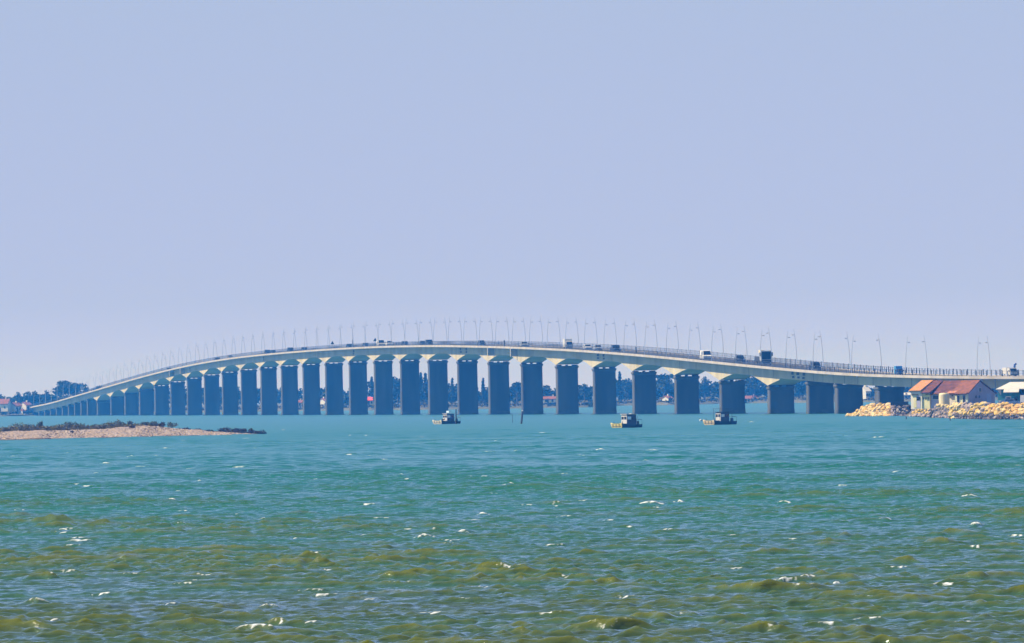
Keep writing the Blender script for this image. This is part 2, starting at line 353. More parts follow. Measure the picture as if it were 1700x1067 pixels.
tag(bridge, 'long humped concrete road bridge on many piers across the sea inlet', 'bridge')
def bput(mbx, name, m, parent=None, smooth=False):
    o = mbx.build(name, m, parent or bridge, smooth)
    o.location = -BL if parent is None else (0, 0, 0)
    return o
def sweep(section, s0=-500, s1=2600, step=4.0, z=ztop):
    """section(s) -> list of (n, dz) closed around the bridge line"""
    mbx = MB(); ss = list(np.arange(s0, s1 + .1, step)); n = None; vs = []
    for s in ss:
        sec = section(s); n = len(sec); zt = z(s)
        vs += [pt(s, a, zt + b) for a, b in sec]
    k = len(ss)
    fs = [(i * n + j, i * n + (j + 1) % n, (i + 1) * n + (j + 1) % n, (i + 1) * n + j) for i in range(k - 1) for j in range(n)]
    fs += [tuple(range(n)), tuple(range((k - 1) * n, k * n))[::-1]]
    mbx.add(vs, fs); return mbx
bput(sweep(lambda s: [(0, -.30), (6.8, -.30), (6.8, -depth(s)), (0, -depth(s))], step=2.0), 'box_girder', M['web'])
bput(sweep(lambda s: [(-2.0, .0), (8.8, .0), (8.8, -.20), (6.9, -.298), (-.1, -.298), (-2.0, -.20)]), 'deck_slab', M['web'])
bput(sweep(lambda s: [(-2.12, .36), (-1.85, .36), (-1.85, .004), (-2.002, .004), (-2.002, -.28), (-2.12, -.28)]), 'cornice', M['cornice'])
bput(sweep(lambda s: [(8.92, .36), (8.65, .36), (8.65, .004), (8.802, .004), (8.802, -.28), (8.92, -.28)]), 'cornice', M['cornice'])
bput(sweep(lambda s: [(-1.84, .04), (8.64, .04), (8.64, .004), (-1.84, .004)]), 'roadway', M['asphalt'])
for n0, n1 in ((-1.84, -.6), (7.4, 8.64)):
    bput(sweep(lambda s: [(n0, .2), (n1, .2), (n1, .045), (n0, .045)]), 'pavement', M['pave'])
for n0 in (-1.98, 8.78):                                  # the two parapets: posts and two rails
    mbx = sweep(lambda s: [(n0 - .04, 1.60), (n0 + .04, 1.60), (n0 + .04, 1.55), (n0 - .04, 1.55)])
    m2 = sweep(lambda s: [(n0 - .03, .95), (n0 + .03, .95), (n0 + .03, .91), (n0 - .03, .91)]); mbx.add(m2.v, m2.f)
    for s in np.arange(-480, 2560, 2.0):
        big = int(round((s + 480) / 2.0)) % 4 == 0
        wv = (.20 if big else .13) * (1 if s < 60 else .6)
        p = pt(s, n0, ztop(s) + .36 + .65); mbx.box(p, (wv, wv, 1.3 + (.18 if big else 0)), head(s))
    bput(mbx, 'parapet_railing', M['rail'])
for n0 in (-.55, 7.35):                                  # crash barrier between pavement and carriageway
    mbx = sweep(lambda s: [(n0 - .04, .62), (n0 + .04, .62), (n0 + .04, .42), (n0 - .04, .42)], s0=-60)
    for s in np.arange(-60, 2560, 8.0):
        mbx.box(pt(s, n0, ztop(s) + .35), (.1, .1, .5), head(s))
    bput(mbx, 'crash_barrier', M['rail'])
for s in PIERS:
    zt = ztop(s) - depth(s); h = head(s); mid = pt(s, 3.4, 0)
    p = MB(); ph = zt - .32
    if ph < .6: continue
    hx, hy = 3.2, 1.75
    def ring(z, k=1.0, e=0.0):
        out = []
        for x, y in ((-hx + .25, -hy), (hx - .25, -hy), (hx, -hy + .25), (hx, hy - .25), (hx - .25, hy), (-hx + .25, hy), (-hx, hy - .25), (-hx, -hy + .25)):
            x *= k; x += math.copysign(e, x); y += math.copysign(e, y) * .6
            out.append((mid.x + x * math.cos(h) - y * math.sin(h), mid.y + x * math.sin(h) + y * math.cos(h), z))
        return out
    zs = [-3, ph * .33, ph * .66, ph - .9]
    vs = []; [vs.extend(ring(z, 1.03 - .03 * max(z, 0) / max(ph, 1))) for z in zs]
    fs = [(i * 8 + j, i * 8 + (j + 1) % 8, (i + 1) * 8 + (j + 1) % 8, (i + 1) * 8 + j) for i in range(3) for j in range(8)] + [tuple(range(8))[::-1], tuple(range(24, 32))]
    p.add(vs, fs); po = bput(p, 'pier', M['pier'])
    c = MB(); vs = ring(ph - .897, 1.0, .0) + ring(ph - .45, 1.0, .28) + ring(ph, 1.0, .28)
    c.add(vs, [(i * 8 + j, i * 8 + (j + 1) % 8, (i + 1) * 8 + (j + 1) % 8, (i + 1) * 8 + j) for i in range(2) for j in range(8)] + [tuple(range(8))[::-1], tuple(range(16, 24))])
    bput(c, 'pier_cap', M['cap'], po)
    for e in (-2.45, 0, 2.45):
        b = MB(); b.box((mid.x + e * math.cos(h), mid.y + e * math.sin(h), zt - .16), (1.5 if e else .5, 2.4, .32), h); bput(b, 'bearing', M['cap'], po)
    wt = MB(); vs = ring(-.5, 1.03, .05) + ring(1.0 + .25 * rnd.random(), 1.03, .03)
    wt.add(vs, [(j, (j + 1) % 8, 8 + (j + 1) % 8, 8 + j) for j in range(8)] + [tuple(range(8))[::-1], tuple(range(8, 16))]); bput(wt, 'tide_band', M['pier_wet'], po)
    if s in MAIN:
        ft = MB(); vs = ring(-3, 1.04, .7) + ring(.12, 1.04, .7); ft.add(vs, [(j, (j + 1) % 8, 8 + (j + 1) % 8, 8 + j) for j in range(8)] + [tuple(range(8))[::-1], tuple(range(8, 16))]); bput(ft, 'pier_footing', M['pier_wet'], po)
# expansion-joint brackets and damp patches on the near web, where the photograph shows them
def s_at(px, n, zf=12.0, lo=-300, hi=2600):
    for _ in range(40):
        mid = (lo + hi) / 2; p = pt(mid, n, zf) - Vector((0, 0, CH)); x = 850 + FPX * p.dot(Rv) / p.dot(Fv)
        if x > px: lo = mid
        else: hi = mid
    return (lo + hi) / 2
for px in (815, 853, 285, 303):
    s = s_at(px, -1, 20); b = MB(); b.box(pt(s, -1.05, ztop(s) - 1.55), (2.1, 1.4, 2.45), head(s)); bput(b, 'joint_bracket', M['cornice'])
for px0, cols, rows in ((1325, 3, 2), (998, 2, 2), (770, 2, 2), (588, 1, 2), (438, 1, 2), (316, 1, 2)):
    for ci in range(cols):
        for ri in range(rows):
            s = s_at(px0 + (ci - (cols - 1) / 2) * 9, 0, 14); b = MB()
            b.box(pt(s + rnd.uniform(-.8, .8), -.02, ztop(s) - .95 - ri * .95), (.06, 3.2 + rnd.random(), .55 if ri else .75), head(s)); bput(b, 'access_hatch', M['stain'])
for s in (-9.9, 29.6, 118.5, 69, 148, 227, 276, 355, 454, 533, 612):                # construction joints of the box
    b = MB(); b.box(pt(s, -.01, ztop(s) - .3 - 1.1), (.04, .25, 2.15), head(s)); bput(b, 'web_joint', M['stain'])
for s in np.arange(-480, -60, 13.2):
    b = MB(); b.box(pt(s, -.01, ztop(s) - .3 - 1.1), (.04, .2, 2.15), head(s)); bput(b, 'web_joint', M['stain'])

# ------------------------------------------------------------------ lamps on the bridge
def make_lamp():
    t = empty('street_lamp')
    H = 9.6; pts = []; rad = []
    for i in range(9):
        u = i / 8; pts.append((.72 * u ** 2.2, 0, H * u)); rad.append(.09 - .055 * u)
    m = MB(); m.tube(pts, rad, 6); m.build('mast', M['mast'], t)
    m = MB(); m.tube([(.48, 0, 8.05), (.65, 0, 8.0), (.82, 0, 7.95)], .04, 5); arm = m.build('arm', M['mast'], t)
    m = MB(); m.box((1.0, 0, 7.93), (.55, .30, .16), 0, .7); m.build('lamp_head', M['lamp'], arm)
    return t
lamp0 = make_lamp(); note_kids(); first = True
near_px = {1413.4: None, 1503.5: None, 1622: None}; sA = [-76.0, -114.5, -152.7, -188.1]; sB = [-79.1, -123.7, -163.3, -197.8]
spots = [('n', s, 0) for s in sB] + [('f', s, 0) for s in sA] + [('n', 1.1 + 40.0 * k - 39.7, 0) for k in range(65)] + [('f', 2.7 + 40.0 * k - 39.3, 0) for k in range(65)]
for side, s, _ in spots:
    h = head(s)
    if side == 'n': loc = pt(s, -1.6, ztop(s) + .2); rz = h
    else: loc = pt(s, 8.4, ztop(s) + .2); rz = h + math.pi
    if s > 2500: continue
    o = lamp0 if first else copy_tree(lamp0)
    first = False
    o.location = loc; o.rotation_euler = (0, 0, rz + rnd.uniform(-.05, .05))
    zone = 'descending right part' if s < 330 else ('crown' if s < 1400 else 'hazy descending left part')
    tag(o, ('slim lamp post leaning right on the near kerb, ' if side == 'n' else 'slim lamp post leaning left on the far kerb, ') + zone,
        'lamp post', 'lamp posts along the bridge, %s kerb, %s' % ('near' if side == 'n' else 'far', zone))

# ------------------------------------------------------------------ vehicles
PAINTS = {}
def paint(c):
    if c not in PAINTS: PAINTS[c] = mat('car_paint', c, .25, tuple(x * .9 for x in c), 3)
    return PAINTS[c]
def lathe_wheels(t, xs, ys, r, wd=.24):
    for x in xs:
        for y in ys:
            m = MB(); n = 12; vs = []
            for sgn in (-1, 1):
                for j in range(n):
                    a = 2 * math.pi * j / n; vs.append((x + sgn * wd / 2, y + r * math.cos(a), r + r * math.sin(a)))
            m.add(vs, [(j, (j + 1) % n, n + (j + 1) % n, n + j) for j in range(n)] + [tuple(range(n))[::-1], tuple(range(n, 2 * n))])
            wh = m.build('wheel', M['rubber'], t)
            m = MB(); m.box((x + math.copysign(wd / 2 + .01, x), y, r), (.02, r * 1.0, r * 1.0)); m.build('rim', M['lamp'], wh)
def prof_body(t, name, prof, half, m, inset=0.0):
    """side profile [(y,z)] extruded across, upper points pulled in by inset"""
    zmax = max(z for _, z in prof); zmin = min(z for _, z in prof)
    b = MB(); n = len(prof); vs = []
    for sgn in (-1, 1):
        for y, z in prof:
            k = (z - zmin) / (zmax - zmin) if zmax > zmin else 0
            vs.append((sgn * (half - inset * k), y, z))
    b.add(vs, [tuple(range(n)), tuple(range(n, 2 * n))[::-1]] + [(j, n + j, n + (j + 1) % n, (j + 1) % n) for j in range(n)])
    return b.build(name, m, t)
# every vehicle is built with its nose towards -Y
def make_car(c, kind='car'):
    t = empty('car' if kind != 'van' else 'van'); m = paint(c)
    if kind == 'van':
        prof_body(t, 'body', [(-2.5, .35), (-2.55, .95), (-1.7, 1.15), (-1.0, 2.05), (2.5, 2.1), (2.55, .35)], .97, m, .10)
        gl = [((-.80, -1.72, 1.18), (.80, -1.72, 1.18), (.72, -1.08, 1.98), (-.72, -1.08, 1.98))]
        lathe_wheels(t, (-.86, .86), (-1.6, 1.6), .34)
    elif kind == 'suv':
        prof_body(t, 'body', [(-2.2, .35), (-2.25, .95), (-1.3, 1.12), (-.7, 1.70), (1.9, 1.72), (2.2, 1.1), (2.2, .35)], .92, m, .16)
        gl = [((-.76, -1.33, 1.15), (.76, -1.33, 1.15), (.66, -.76, 1.64), (-.66, -.76, 1.64))]
        lathe_wheels(t, (-.84, .84), (-1.4, 1.35), .36)
    else:
        prof_body(t, 'body', [(-2.05, .28), (-2.1, .75), (-1.2, .95), (-.45, 1.42), (1.0, 1.45), (1.85, 1.0), (2.05, .9), (2.05, .28)], .88, m, .18)
        gl = [((-.72, -1.22, .98), (.72, -1.22, .98), (.62, -.52, 1.38), (-.62, -.52, 1.38))]
        lathe_wheels(t, (-.80, .80), (-1.3, 1.25), .31)
    for q in gl:
        b = MB(); v = [Vector(p) for p in q]; nrm = (v[1] - v[0]).cross(v[3] - v[0]).normalized(); b.extrude([p + nrm * .02 for p in v], nrm * .015); b.build('windscreen', M['glass'], t)
    zt = max(p[2] for p in gl[0]); yb = {'van': .2, 'suv': 1.7, 'car': 1.0}[kind]; ya = gl[0][0][1] + .45; zb = gl[0][0][2] + .05
    hw = {'van': .90, 'suv': .80, 'car': .74}[kind]
    for sg in (-1, 1):
        b = MB(); b.extrude([(sg * (hw + .035), ya, zb), (sg * (hw + .035), yb, zb), (sg * (hw - .02), yb, zt - .08), (sg * (hw - .02), ya + .3, zt - .08)], (sg * .03, 0, 0)); b.build('side_window', M['glass'], t)
        b = MB(); zf = {'van': .80, 'suv': .82, 'car': .64}[kind]; b.box((sg * .66, {'van': -2.55, 'suv': -2.25, 'car': -2.09}[kind], zf), (.34, .06, .18)); b.build('headlight', M['lens'], t)
    b = MB(); b.box((0, {'van': -2.56, 'suv': -2.26, 'car': -2.10}[kind], .42), (1.5, .08, .16)); b.build('bumper', M['black'], t)
    return t
def make_lorry(kind):
    t = empty('lorry')
    if kind == 'grab':                                   # white cab with a dark windscreen, a jib folded behind it
        b = MB(); b.box((0, -2.6, 2.05), (2.5, 2.1, 3.1), 0, .97); b.build('cab', M['white'], t)
        b = MB(); b.box((0, -3.69, 2.45), (2.12, .06, 1.75)); b.build('windscreen', M['glass'], t)
        b = MB(); b.box((0, -3.70, 1.05), (2.3, .10, .75)); b.build('grille', M['black'], t)
        for sg in (-1, 1):
            b = MB(); b.box((sg * 1.42, -3.5, 2.75), (.28, .25, .9)); b.build('mirror', M['black'], t)
            b = MB(); b.box((sg * 1.0, -3.74, .75), (.3, .05, .2)); b.build('headlight', M['lens'], t)
        b = MB(); b.box((0, 2.3, 1.55), (2.4, 7.0, 1.1)); b.build('load_bed', M['black'], t)
        b = MB(); b.tube([(-.2, -.9, 2.1), (-.5, 1.4, 3.3), (-.2, 4.8, 2.9)], [.32, .26, .2], 6); b.box((-.3, 1.2, 3.3), (1.0, 2.4, .8)); b.build('crane_jib', M['cream'], t)
        lathe_wheels(t, (-1.1, 1.1), (-2.6, 2.6, 4.0), .5, .32)
    else:                                                # luton box / tipper
        b = MB(); b.extrude([(-1.05, -2.9, .6), (-1.05, -3.0, 1.4), (-1.05, -2.35, 2.4), (-1.05, -.9, 2.45), (-1.05, -.9, .6)], (2.1, 0, 0)); b.build('cab', M['white'] if kind != 'blue' else paint((.03, .12, .42)), t)
        b = MB(); b.extrude([(-.9, -2.97, 1.5), (.9, -2.97, 1.5), (.85, -2.42, 2.33), (-.85, -2.42, 2.33)], (0, -.03, .015)); b.build('windscreen', M['glass'], t)
        if kind == 'tipper':
            b = MB(); b.box((.0, .6, 1.7), (2.2, 2.6, 1.7), 0, 1.0); b.build('load_bed', M['white'], t)
            b = MB(); b.tube([(1.2, -.6, .9), (1.45, -.5, 3.3), (1.9, -.3, 3.5)], .3, 6); b.box((1.6, -.3, 1.0), (1.0, 1.6, 1.0)); b.build('crane_post', paint((.05, .10, .35)), t)
        else:
            b = MB(); b.box((0, 1.3, 1.95), (2.25, 4.2, 2.5), 0, .985); b.build('box_body', M['white'] if kind != 'blue' else paint((.05, .30, .62)), t)
        for sg in (-1, 1):
            b = MB(); b.box((sg * .8, -3.0, .95), (.35, .05, .22)); b.build('headlight', M['lens'], t)
            b = MB(); b.box((sg * 1.2, -2.5, 1.7), (.2, .18, .4)); b.build('mirror', M['black'], t)
        b = MB(); b.box((0, -2.98, .65), (2.0, .1, .28)); b.build('bumper', M['black'], t)
        lathe_wheels(t, (-.92, .92), (-2.0, 2.3), .42, .28)
    return t
DK, NV, GR, SV, WH = (.012, .014, .02), (.012, .025, .06), (.05, .06, .07), (.35, .37, .40), (.72, .72, .70)
VEH = [  # px, kind, colour, lane, label
    (1675, 'tipper', None, 'n', 'small white lorry with a blue crane post above the teal hut at the right edge'),
    (1492, 'blue', None, 'n', 'small bright blue box lorry on the low right end of the bridge'),
    (1353, 'suv', DK, 'n', 'dark car on the bridge just right of the big white cabbed lorry'),
    (1268, 'grab', None, 'n', 'tall lorry with white cab, dark windscreen and cream crane jib'),
    (1228, 'car', DK, 'f', 'small dark car just left of the tall crane lorry'),
    (1172, 'van', WH, 'n', 'white van alone on the descending right part of the bridge'),
    (1021.5, 'suv', DK, 'n', 'black car last in the queue behind the white box lorry'),
    (992, 'car', SV, 'n', 'pale car with dark windscreen, second behind the white box lorry'),
    (975, 'car', WH, 'n', 'white car directly behind the white box lorry'),
    (943, 'box', None, 'n', 'white box lorry towering over the cars right of the crown'),
    (870, 'car', SV, 'n', 'silver car alone between the two pale joint brackets and the box lorry'),
    (799, 'car', DK, 'f', 'dark car alone just left of the first joint bracket'),
    (712, 'suv', NV, 'n', 'dark blue car nose to tail behind another on the crown of the bridge'),
    (702, 'car', NV, 'n', 'dark blue car with pale nose ahead of the larger one on the crown'),
    (672, 'car', NV, 'n', 'blue car by itself on the crown, right of the white van and car'),
    (646, 'suv', WH, 'n', 'white car close behind a white van on the crown'),
    (632, 'van', WH, 'n', 'white van leading a second one on the crown, beside the small triangular sign'),
    (607, 'car', GR, 'n', 'dark grey car with pale side just left of the white van on the crown'),
    (580, 'car', NV, 'n', 'dark car near the crown beside the plain pole'),
    (505, 'car', NV, 'n', 'dark car on the left slope, first from the triangular sign down'),
    (482, 'suv', NV, 'n', 'dark tall car on the left slope near the fourteenth pier'),
    (453, 'car', NV, 'n', 'dark car second of a close pair on the left slope'),
    (444, 'suv', NV, 'n', 'dark tall car leading a close pair on the left slope'),
    (382, 'car', SV, 'n', 'pale car with dark roof low on the left slope'),
    (361, 'car', NV, 'n', 'small hazy dark car on the left slope ahead of the pale one'),
    (281, 'car', NV, 'n', 'hazy dark car farthest down the left slope')]
for px, kind, c, lane, lab in VEH:
    n = 1.55 if lane == 'n' else 5.2
    s = s_at(px, n, 15); s = s_at(px, n, ztop(s) + 1)
    t = make_lorry(kind) if kind in ('grab', 'box', 'blue', 'tipper') else make_car(c, kind)
    t.location = pt(s, n, ztop(s) + .045); t.rotation_euler = (math.atan((ztop(s + 4) - ztop(s - 4)) / 8), 0, head(s))
    if kind in ('tipper', 'blue'): t.rotation_euler.z -= .22
    k_ = {'grab': 1.12, 'box': 1.0, 'blue': .72, 'tipper': .9}.get(kind, 1.27); t.scale = (k_, k_, k_)
    tag(t, lab, 'lorry' if kind in ('grab', 'box', 'blue', 'tipper') else ('van' if kind == 'van' else 'car'), 'vehicles crossing the bridge')
for px, n, big, lab in ((552, 8.3, 1, 'small triangular road sign silhouetted on the far kerb of the left slope'), (623, 8.3, 0, 'small triangular road sign on the crown beside the white van')):
    s = s_at(px, n, 25); t = empty('road_sign', pt(s, n, ztop(s) + .2), head(s))
    m = MB(); m.tube([(0, 0, 0), (0, 0, 2.6)], .06, 6); m.build('post', M['mast'], t)
    m = MB(); m.extrude([(-.75, -.06, 2.3), (.75, -.06, 2.3), (0, -.06, 3.6)], (0, .05, 0)); m.build('sign_plate', M['black'], t)
    tag(t, lab, 'sign')
s = s_at(585.5, 8.3, 25); t = MB(); t.tube([(0, 0, 0), (0, 0, 3.4)], .11, 6); t.box((0, 0, 3.45), (.2, .2, .2))
tag(t.build('pole', M['black'], loc=pt(s, 8.3, ztop(s) + .2)), 'plain dark pole standing on the bridge above the eleventh pier from the left hump', 'pole')
for px, lab in ((837, 'short dark post with a white marker on the cornice, between the joint brackets'), (1055, 'short dark kerb post right of the black car behind the lorry')):
    s = s_at(px, -2.1, 20); t = MB(); t.tube([(0, 0, 0), (0, 0, 1.6)], .16, 6); t.box((0, 0, 1.65), (.4, .4, .2))
    tag(t.build('post', M['black'], loc=pt(s, -2.0, ztop(s) + .55)), lab, 'post')

# ------------------------------------------------------------------ far shore
SH = [(-1400, 4900), (-400, 4750), (0, 4600), (120, 4640), (300, 4600), (500, 4490), (665, 4080), (760, 4000), (850, 3930), (975, 3850), (1030, 4200), (1110, 4060), (1240, 4200), (1340, 3950), (1500, 3750), (1800, 3600), (3000, 3600)]
def shore_y(px): return float(np.interp(px, [a for a, _ in SH], [b for _, b in SH]))
vs = []; pxs = np.arange(-1400, 3001, 12.0)
rows = [(-25, -1.5), (0, .25), (12, .9), (60, 2.0), (250, 2.6), (6200, 3.0)]
for dy, z in rows:
    for px in pxs:
        y = shore_y(px) + dy + (6 * math.sin(px / 31) + 4 * math.sin(px / 11) if dy < 100 else 0); p = at(px, 650, min(y, 10500)); vs.append((p.x, min(y, 10500), z + (.5 * math.sin(px / 17 + dy) if dy > 5 else 0)))
tag(grid_mesh('far_shore', np.array(vs), len(rows), len(pxs), M['land'], smooth=False), 'low land along the far shore behind the bridge', kind='structure')
def leaf_cloud(mbx, c, rad, n, size, squash=1.0):
    for _ in range(n):
        while True:
            d = Vector((rnd.uniform(-1, 1), rnd.uniform(-1, 1), rnd.uniform(-1, 1)))
            if d.length < 1: break
        d = d * (.55 + .45 * d.length) if d.length > .2 else d
        p = Vector((c[0] + d.x * rad[0], c[1] + d.y * rad[1], c[2] + d.z * rad[2] * squash)); s = size * rnd.uniform(.6, 1.4)
        a = Vector((rnd.gauss(0, 1), rnd.gauss(0, 1), rnd.gauss(0, 1))).normalized(); b = a.orthogonal().normalized()
        if rnd.random() < .5: b = a.cross(b)
        e = a.cross(b)
        mbx.add([p + a * s, p + b * s * .8, p - a * s * .9, p - b * s * .7 + e * s * .3], [(0, 1, 2, 3)])
def tree_mesh(kind, h):
    tr = MB(); cr = MB(); wd = h * {'round': .34, 'pine': .40, 'spire': .15}[kind]
    lean = rnd.uniform(-.03, .03) * h
    tr.tube([(0, 0, -.3), (lean * .4, 0, h * .35), (lean, 0, h * .8)], [h * .022 + .1, h * .016 + .06, .06], 6)
    for _ in range(5):
        a = rnd.uniform(0, 6.28); z0 = h * rnd.uniform(.35, .6); tr.tube([(lean * .5, 0, z0), (math.cos(a) * wd * .6, math.sin(a) * wd * .6, z0 + h * .2)], [.1, .04], 4)
    if kind == 'spire':
        for i in range(9):
            u = i / 8; leaf_cloud(cr, (lean * u, 0, h * (.18 + .8 * u)), [wd * (1.05 - u * .85)] * 2 + [h * .09], 34, h * .045)
    else:
        nb = 11
        for i in range(nb):
            a = rnd.uniform(0, 6.28); rr = wd * rnd.uniform(.1, .72)
            z = h * (rnd.uniform(.38, .82) if kind == 'round' else rnd.uniform(.62, .88)); r = wd * rnd.uniform(.32, .52)
            leaf_cloud(cr, (lean + math.cos(a) * rr, math.sin(a) * rr, z), [r, r, r * (.85 if kind == 'round' else .5)], 46, h * .045)
        leaf_cloud(cr, (lean, 0, h * .86), [wd * .4, wd * .4, h * .12], 50, h * .045)
    return tr, cr
TOPS = [(-400, 655), (0, 652), (20, 656), (45, 655), (70, 652), (90, 651), (150, 652), (170, 640), (365, 640), (430, 640), (467, 638), (500, 642), (535, 643), (578, 641), (612, 632), (655, 626), (700, 625), (745, 634), (760, 634), (800, 641), (850, 640), (905, 640), (970, 638),
        (1026, 624), (1045, 632), (1090, 630), (1110, 630), (1165, 628), (1185, 632), (1240, 624), (1270, 626), (1330, 626), (1450, 645), (1505, 640), (1700, 636), (3000, 630)]
def top_y(px): return float(np.interp(px, [a for a, _ in TOPS], [b for _, b in TOPS]))
wood = MB()
px = -300.0
while px < 2300:
    for row in range(3):
        pw = px + rnd.uniform(-8, 8); y = shore_y(pw) + 30 + row * 45 + rnd.uniform(0, 30); ty = top_y(pw) + rnd.uniform(0, 7) + row * 0
        zt = at(pw, ty, y).z; g = 2.0; h = max(4, zt - g) * (1.0 if row else .62)
        p = at(pw, 650, y); r = min(6.5, h * .42)
        for _ in range(5):
            rr = r * rnd.uniform(.45, .7)
            leaf_cloud(wood, (p.x + rnd.uniform(-r, r) * .7, y + rnd.uniform(-r, r) * .5, g + h * rnd.uniform(.3, .85) - 0), [rr, rr, h * .22], 20, .95)
        leaf_cloud(wood, (p.x, y, g + h * .85), [r * .5, r * .5, h * .15], 18, .9)
    px += 14
tag(wood.build('far_wood', M['leaf']), 'hazy mass of woodland along the far shore', 'woodland', kind='stuff')
hedge = MB()
for px in np.arange(-300, 2200, 5.0):
    y = shore_y(px) + rnd.uniform(8, 22); p = at(px, 660, y); h = rnd.uniform(1.5, 3.2)
    leaf_cloud(hedge, (p.x, y, .9 + h / 2), [2.0, 1.5, h / 2], 16, .7)
tag(hedge.build('shore_scrub', M['scrub']), 'dark low scrub along the waterline of the far shore', 'scrub', kind='stuff')
FT = [  # px, py top, kind, label
    (30, 650, 'round', 'hazy round tree, first of the low row left of the tall pines'), (47, 648, 'round', 'broad hazy tree left of the tall pines'), (58, 648, 'round', 'hazy tree just left of the gap before the tall pines'),
    (101, 635, 'pine', 'left and lowest of the three tall pines behind the bridge foot'), (112, 630, 'pine', 'middle and tallest of the three pines behind the bridge foot'), (123, 634, 'pine', 'right of the three tall pines behind the bridge foot'),
    (142, 640, 'round', 'rounded tree right of the three tall pines, touching the deck'), (78, 647, 'round', 'small tree between the low row and the tall pines'), (165, 638, 'round', 'hazy tree top just above the low left deck'),
    (617, 628, 'spire', 'pointed tree seen through the gap above the red roof'), (652, 624, 'round', 'tall tree in the gap left of the crown piers'), (660, 626, 'round', 'second tall tree in the gap left of the crown piers'),
    (699, 621, 'spire', 'first of the slim poplars seen between the piers'), (706, 622, 'spire', 'second of the slim poplars seen between the piers'),
    (751, 630, 'spire', 'dark pointed tree in the gap above the left boat'), (802, 630, 'spire', 'lone narrow tree standing above the woodland between piers'),
    (858, 632, 'pine', 'flat-topped pine leaning above the woodland by the dark mooring post'), (970, 636, 'round', 'round tree in the gap right of the white lorry'),
    (1029, 620, 'spire', 'tall dark tree at the left of its gap, beneath the black car'), (1042, 627, 'round', 'lower round tree beside the tall dark one in the gap'),
    (1101, 618, 'pine', 'tall tree reaching the girder above the middle boat'), (1108, 626, 'round', 'round tree beside the one reaching the girder'), (1170, 624, 'round', 'broad tree filling the gap left of the right boat'),
    (1252, 622, 'round', 'broad tree filling the gap over the long pink roof'), (1328, 624, 'round', 'tree in the narrow gap left of the twin square piers'), (1446, 646, 'round', 'blue hazy tree between the last two visible piers'), (1507, 640, 'round', 'tree glimpsed left of the orange-roofed house')]
for px, py, kind, lab in FT:
    y = shore_y(px) + 26; p = at(px, py, y); h = p.z - 1.6
    t = empty('pine_tree' if kind == 'pine' else ('poplar_tree' if kind == 'spire' else 'broadleaf_tree'), (p.x, y, 1.6), rnd.uniform(0, 6))
    tr, cr = tree_mesh(kind, h); tr.build('trunk', M['bark'], t); cr.build('crown', M['pine'] if kind != 'round' else M['leaf'], t)
    tag(t, lab, 'tree', 'trees standing out along the far shore')
def far_house(px, py_base, wpx, hpx, roofm, wallm, lab, yoff=14, yaw=.3, z0=None):
    y = shore_y(px) + yoff; p = at(px, py_base, y); sc = y / FPX; W = wpx * sc; Hh = hpx * sc; hw = Hh * .62; D = max(6, W * .6)
    t = empty('house', (p.x, y, p.z), -yaw)
    b = MB(); b.box((0, 0, hw / 2), (W, D, hw)); b.extrude([(-W / 2, -D / 2, hw), (-W / 2, D / 2, hw), (-W / 2, 0, Hh)], (W, 0, 0)); wl = b.build('wall', wallm, t)
    b = MB()
    for sg in (-1, 1):
        b.extrude([(-W / 2 - .3, sg * (D / 2 + .4), hw - .2), (-W / 2 - .3, 0, Hh + .1), (-W / 2 - .3, 0, Hh + .4), (-W / 2 - .3, sg * (D / 2 + .5), hw + .1)], (W + .6, 0, 0))
    rf = b.build('roof', roofm, t)
    b = MB(); b.box((W * .2, 0, Hh + .5), (.7, .7, 1.3)); b.build('chimney', M['creamwall'], rf)
    nw = max(2, int(W / 3))
    for i in range(nw):
        b = MB(); b.box((-W / 2 + W * (i + .5) / nw, -D / 2 - .02, hw * .55), (.9, .06, 1.1)); b.build('window', M['glass'], t)
    b = MB(); b.box((-W * .12, -D / 2 - .025, 1.0), (.9, .07, 2.0)); b.build('door', M['wood'], t)
    tag(t, lab, 'house', 'houses on the far shore')
far_house(6, 683, 22, 20, M['rustroof'], M['creamwall'], 'long hazy house with pinkish roof at the left edge', 12)
far_house(25, 682, 14, 13, M['rustroof'], M['white'], 'small white-gabled hazy house second from the left edge', 8, -.7)
far_house(43, 680, 12, 12, M['rustroof'], M['white'], 'white-gabled house nearest the left foot of the bridge', 10, -.7)
far_house(36, 686, 5, 6, M['rustroof'], M['white'], 'tiny white hut right at the left foot of the bridge', 2, -.5)
far_house(497, 674, 12, 9, M['rustroof'], M['creamwall'], 'hazy house in the gap at the upper left slope piers', 14, .2)
far_house(537, 671, 6, 9, M['rustroof'], M['white'], 'small white house in the gap left of the red roof', 10, -.6)
far_house(616, 672, 13, 12, mat('bright_red_roof', (.75, .08, .06), .7), M['creamwall'], 'house with a vivid red roof seen between two piers', 10, .2)
far_house(914, 668, 22, 9, M['rustroof'], M['creamwall'], 'wide hazy house in the gap beneath the white lorry', 10, .2)
far_house(1108, 665, 8, 7, M['rustroof'], M['white'], 'white hazy house in the gap above the middle boat', 8, -.5)
far_house(1244, 668, 40, 10, M['rustroof'], M['creamwall'], 'long low building with pink roof seen above the right boat', 8, .1)
far_house(1436, 662, 9, 20, M['whiteroof'], M['white'], 'tall white building in the gap left of the last pier', 10, -.5)
far_house(1507, 660, 12, 7, M['whiteroof'], M['white'], 'white roofed hazy building left of the orange-roofed house', 10, .1)

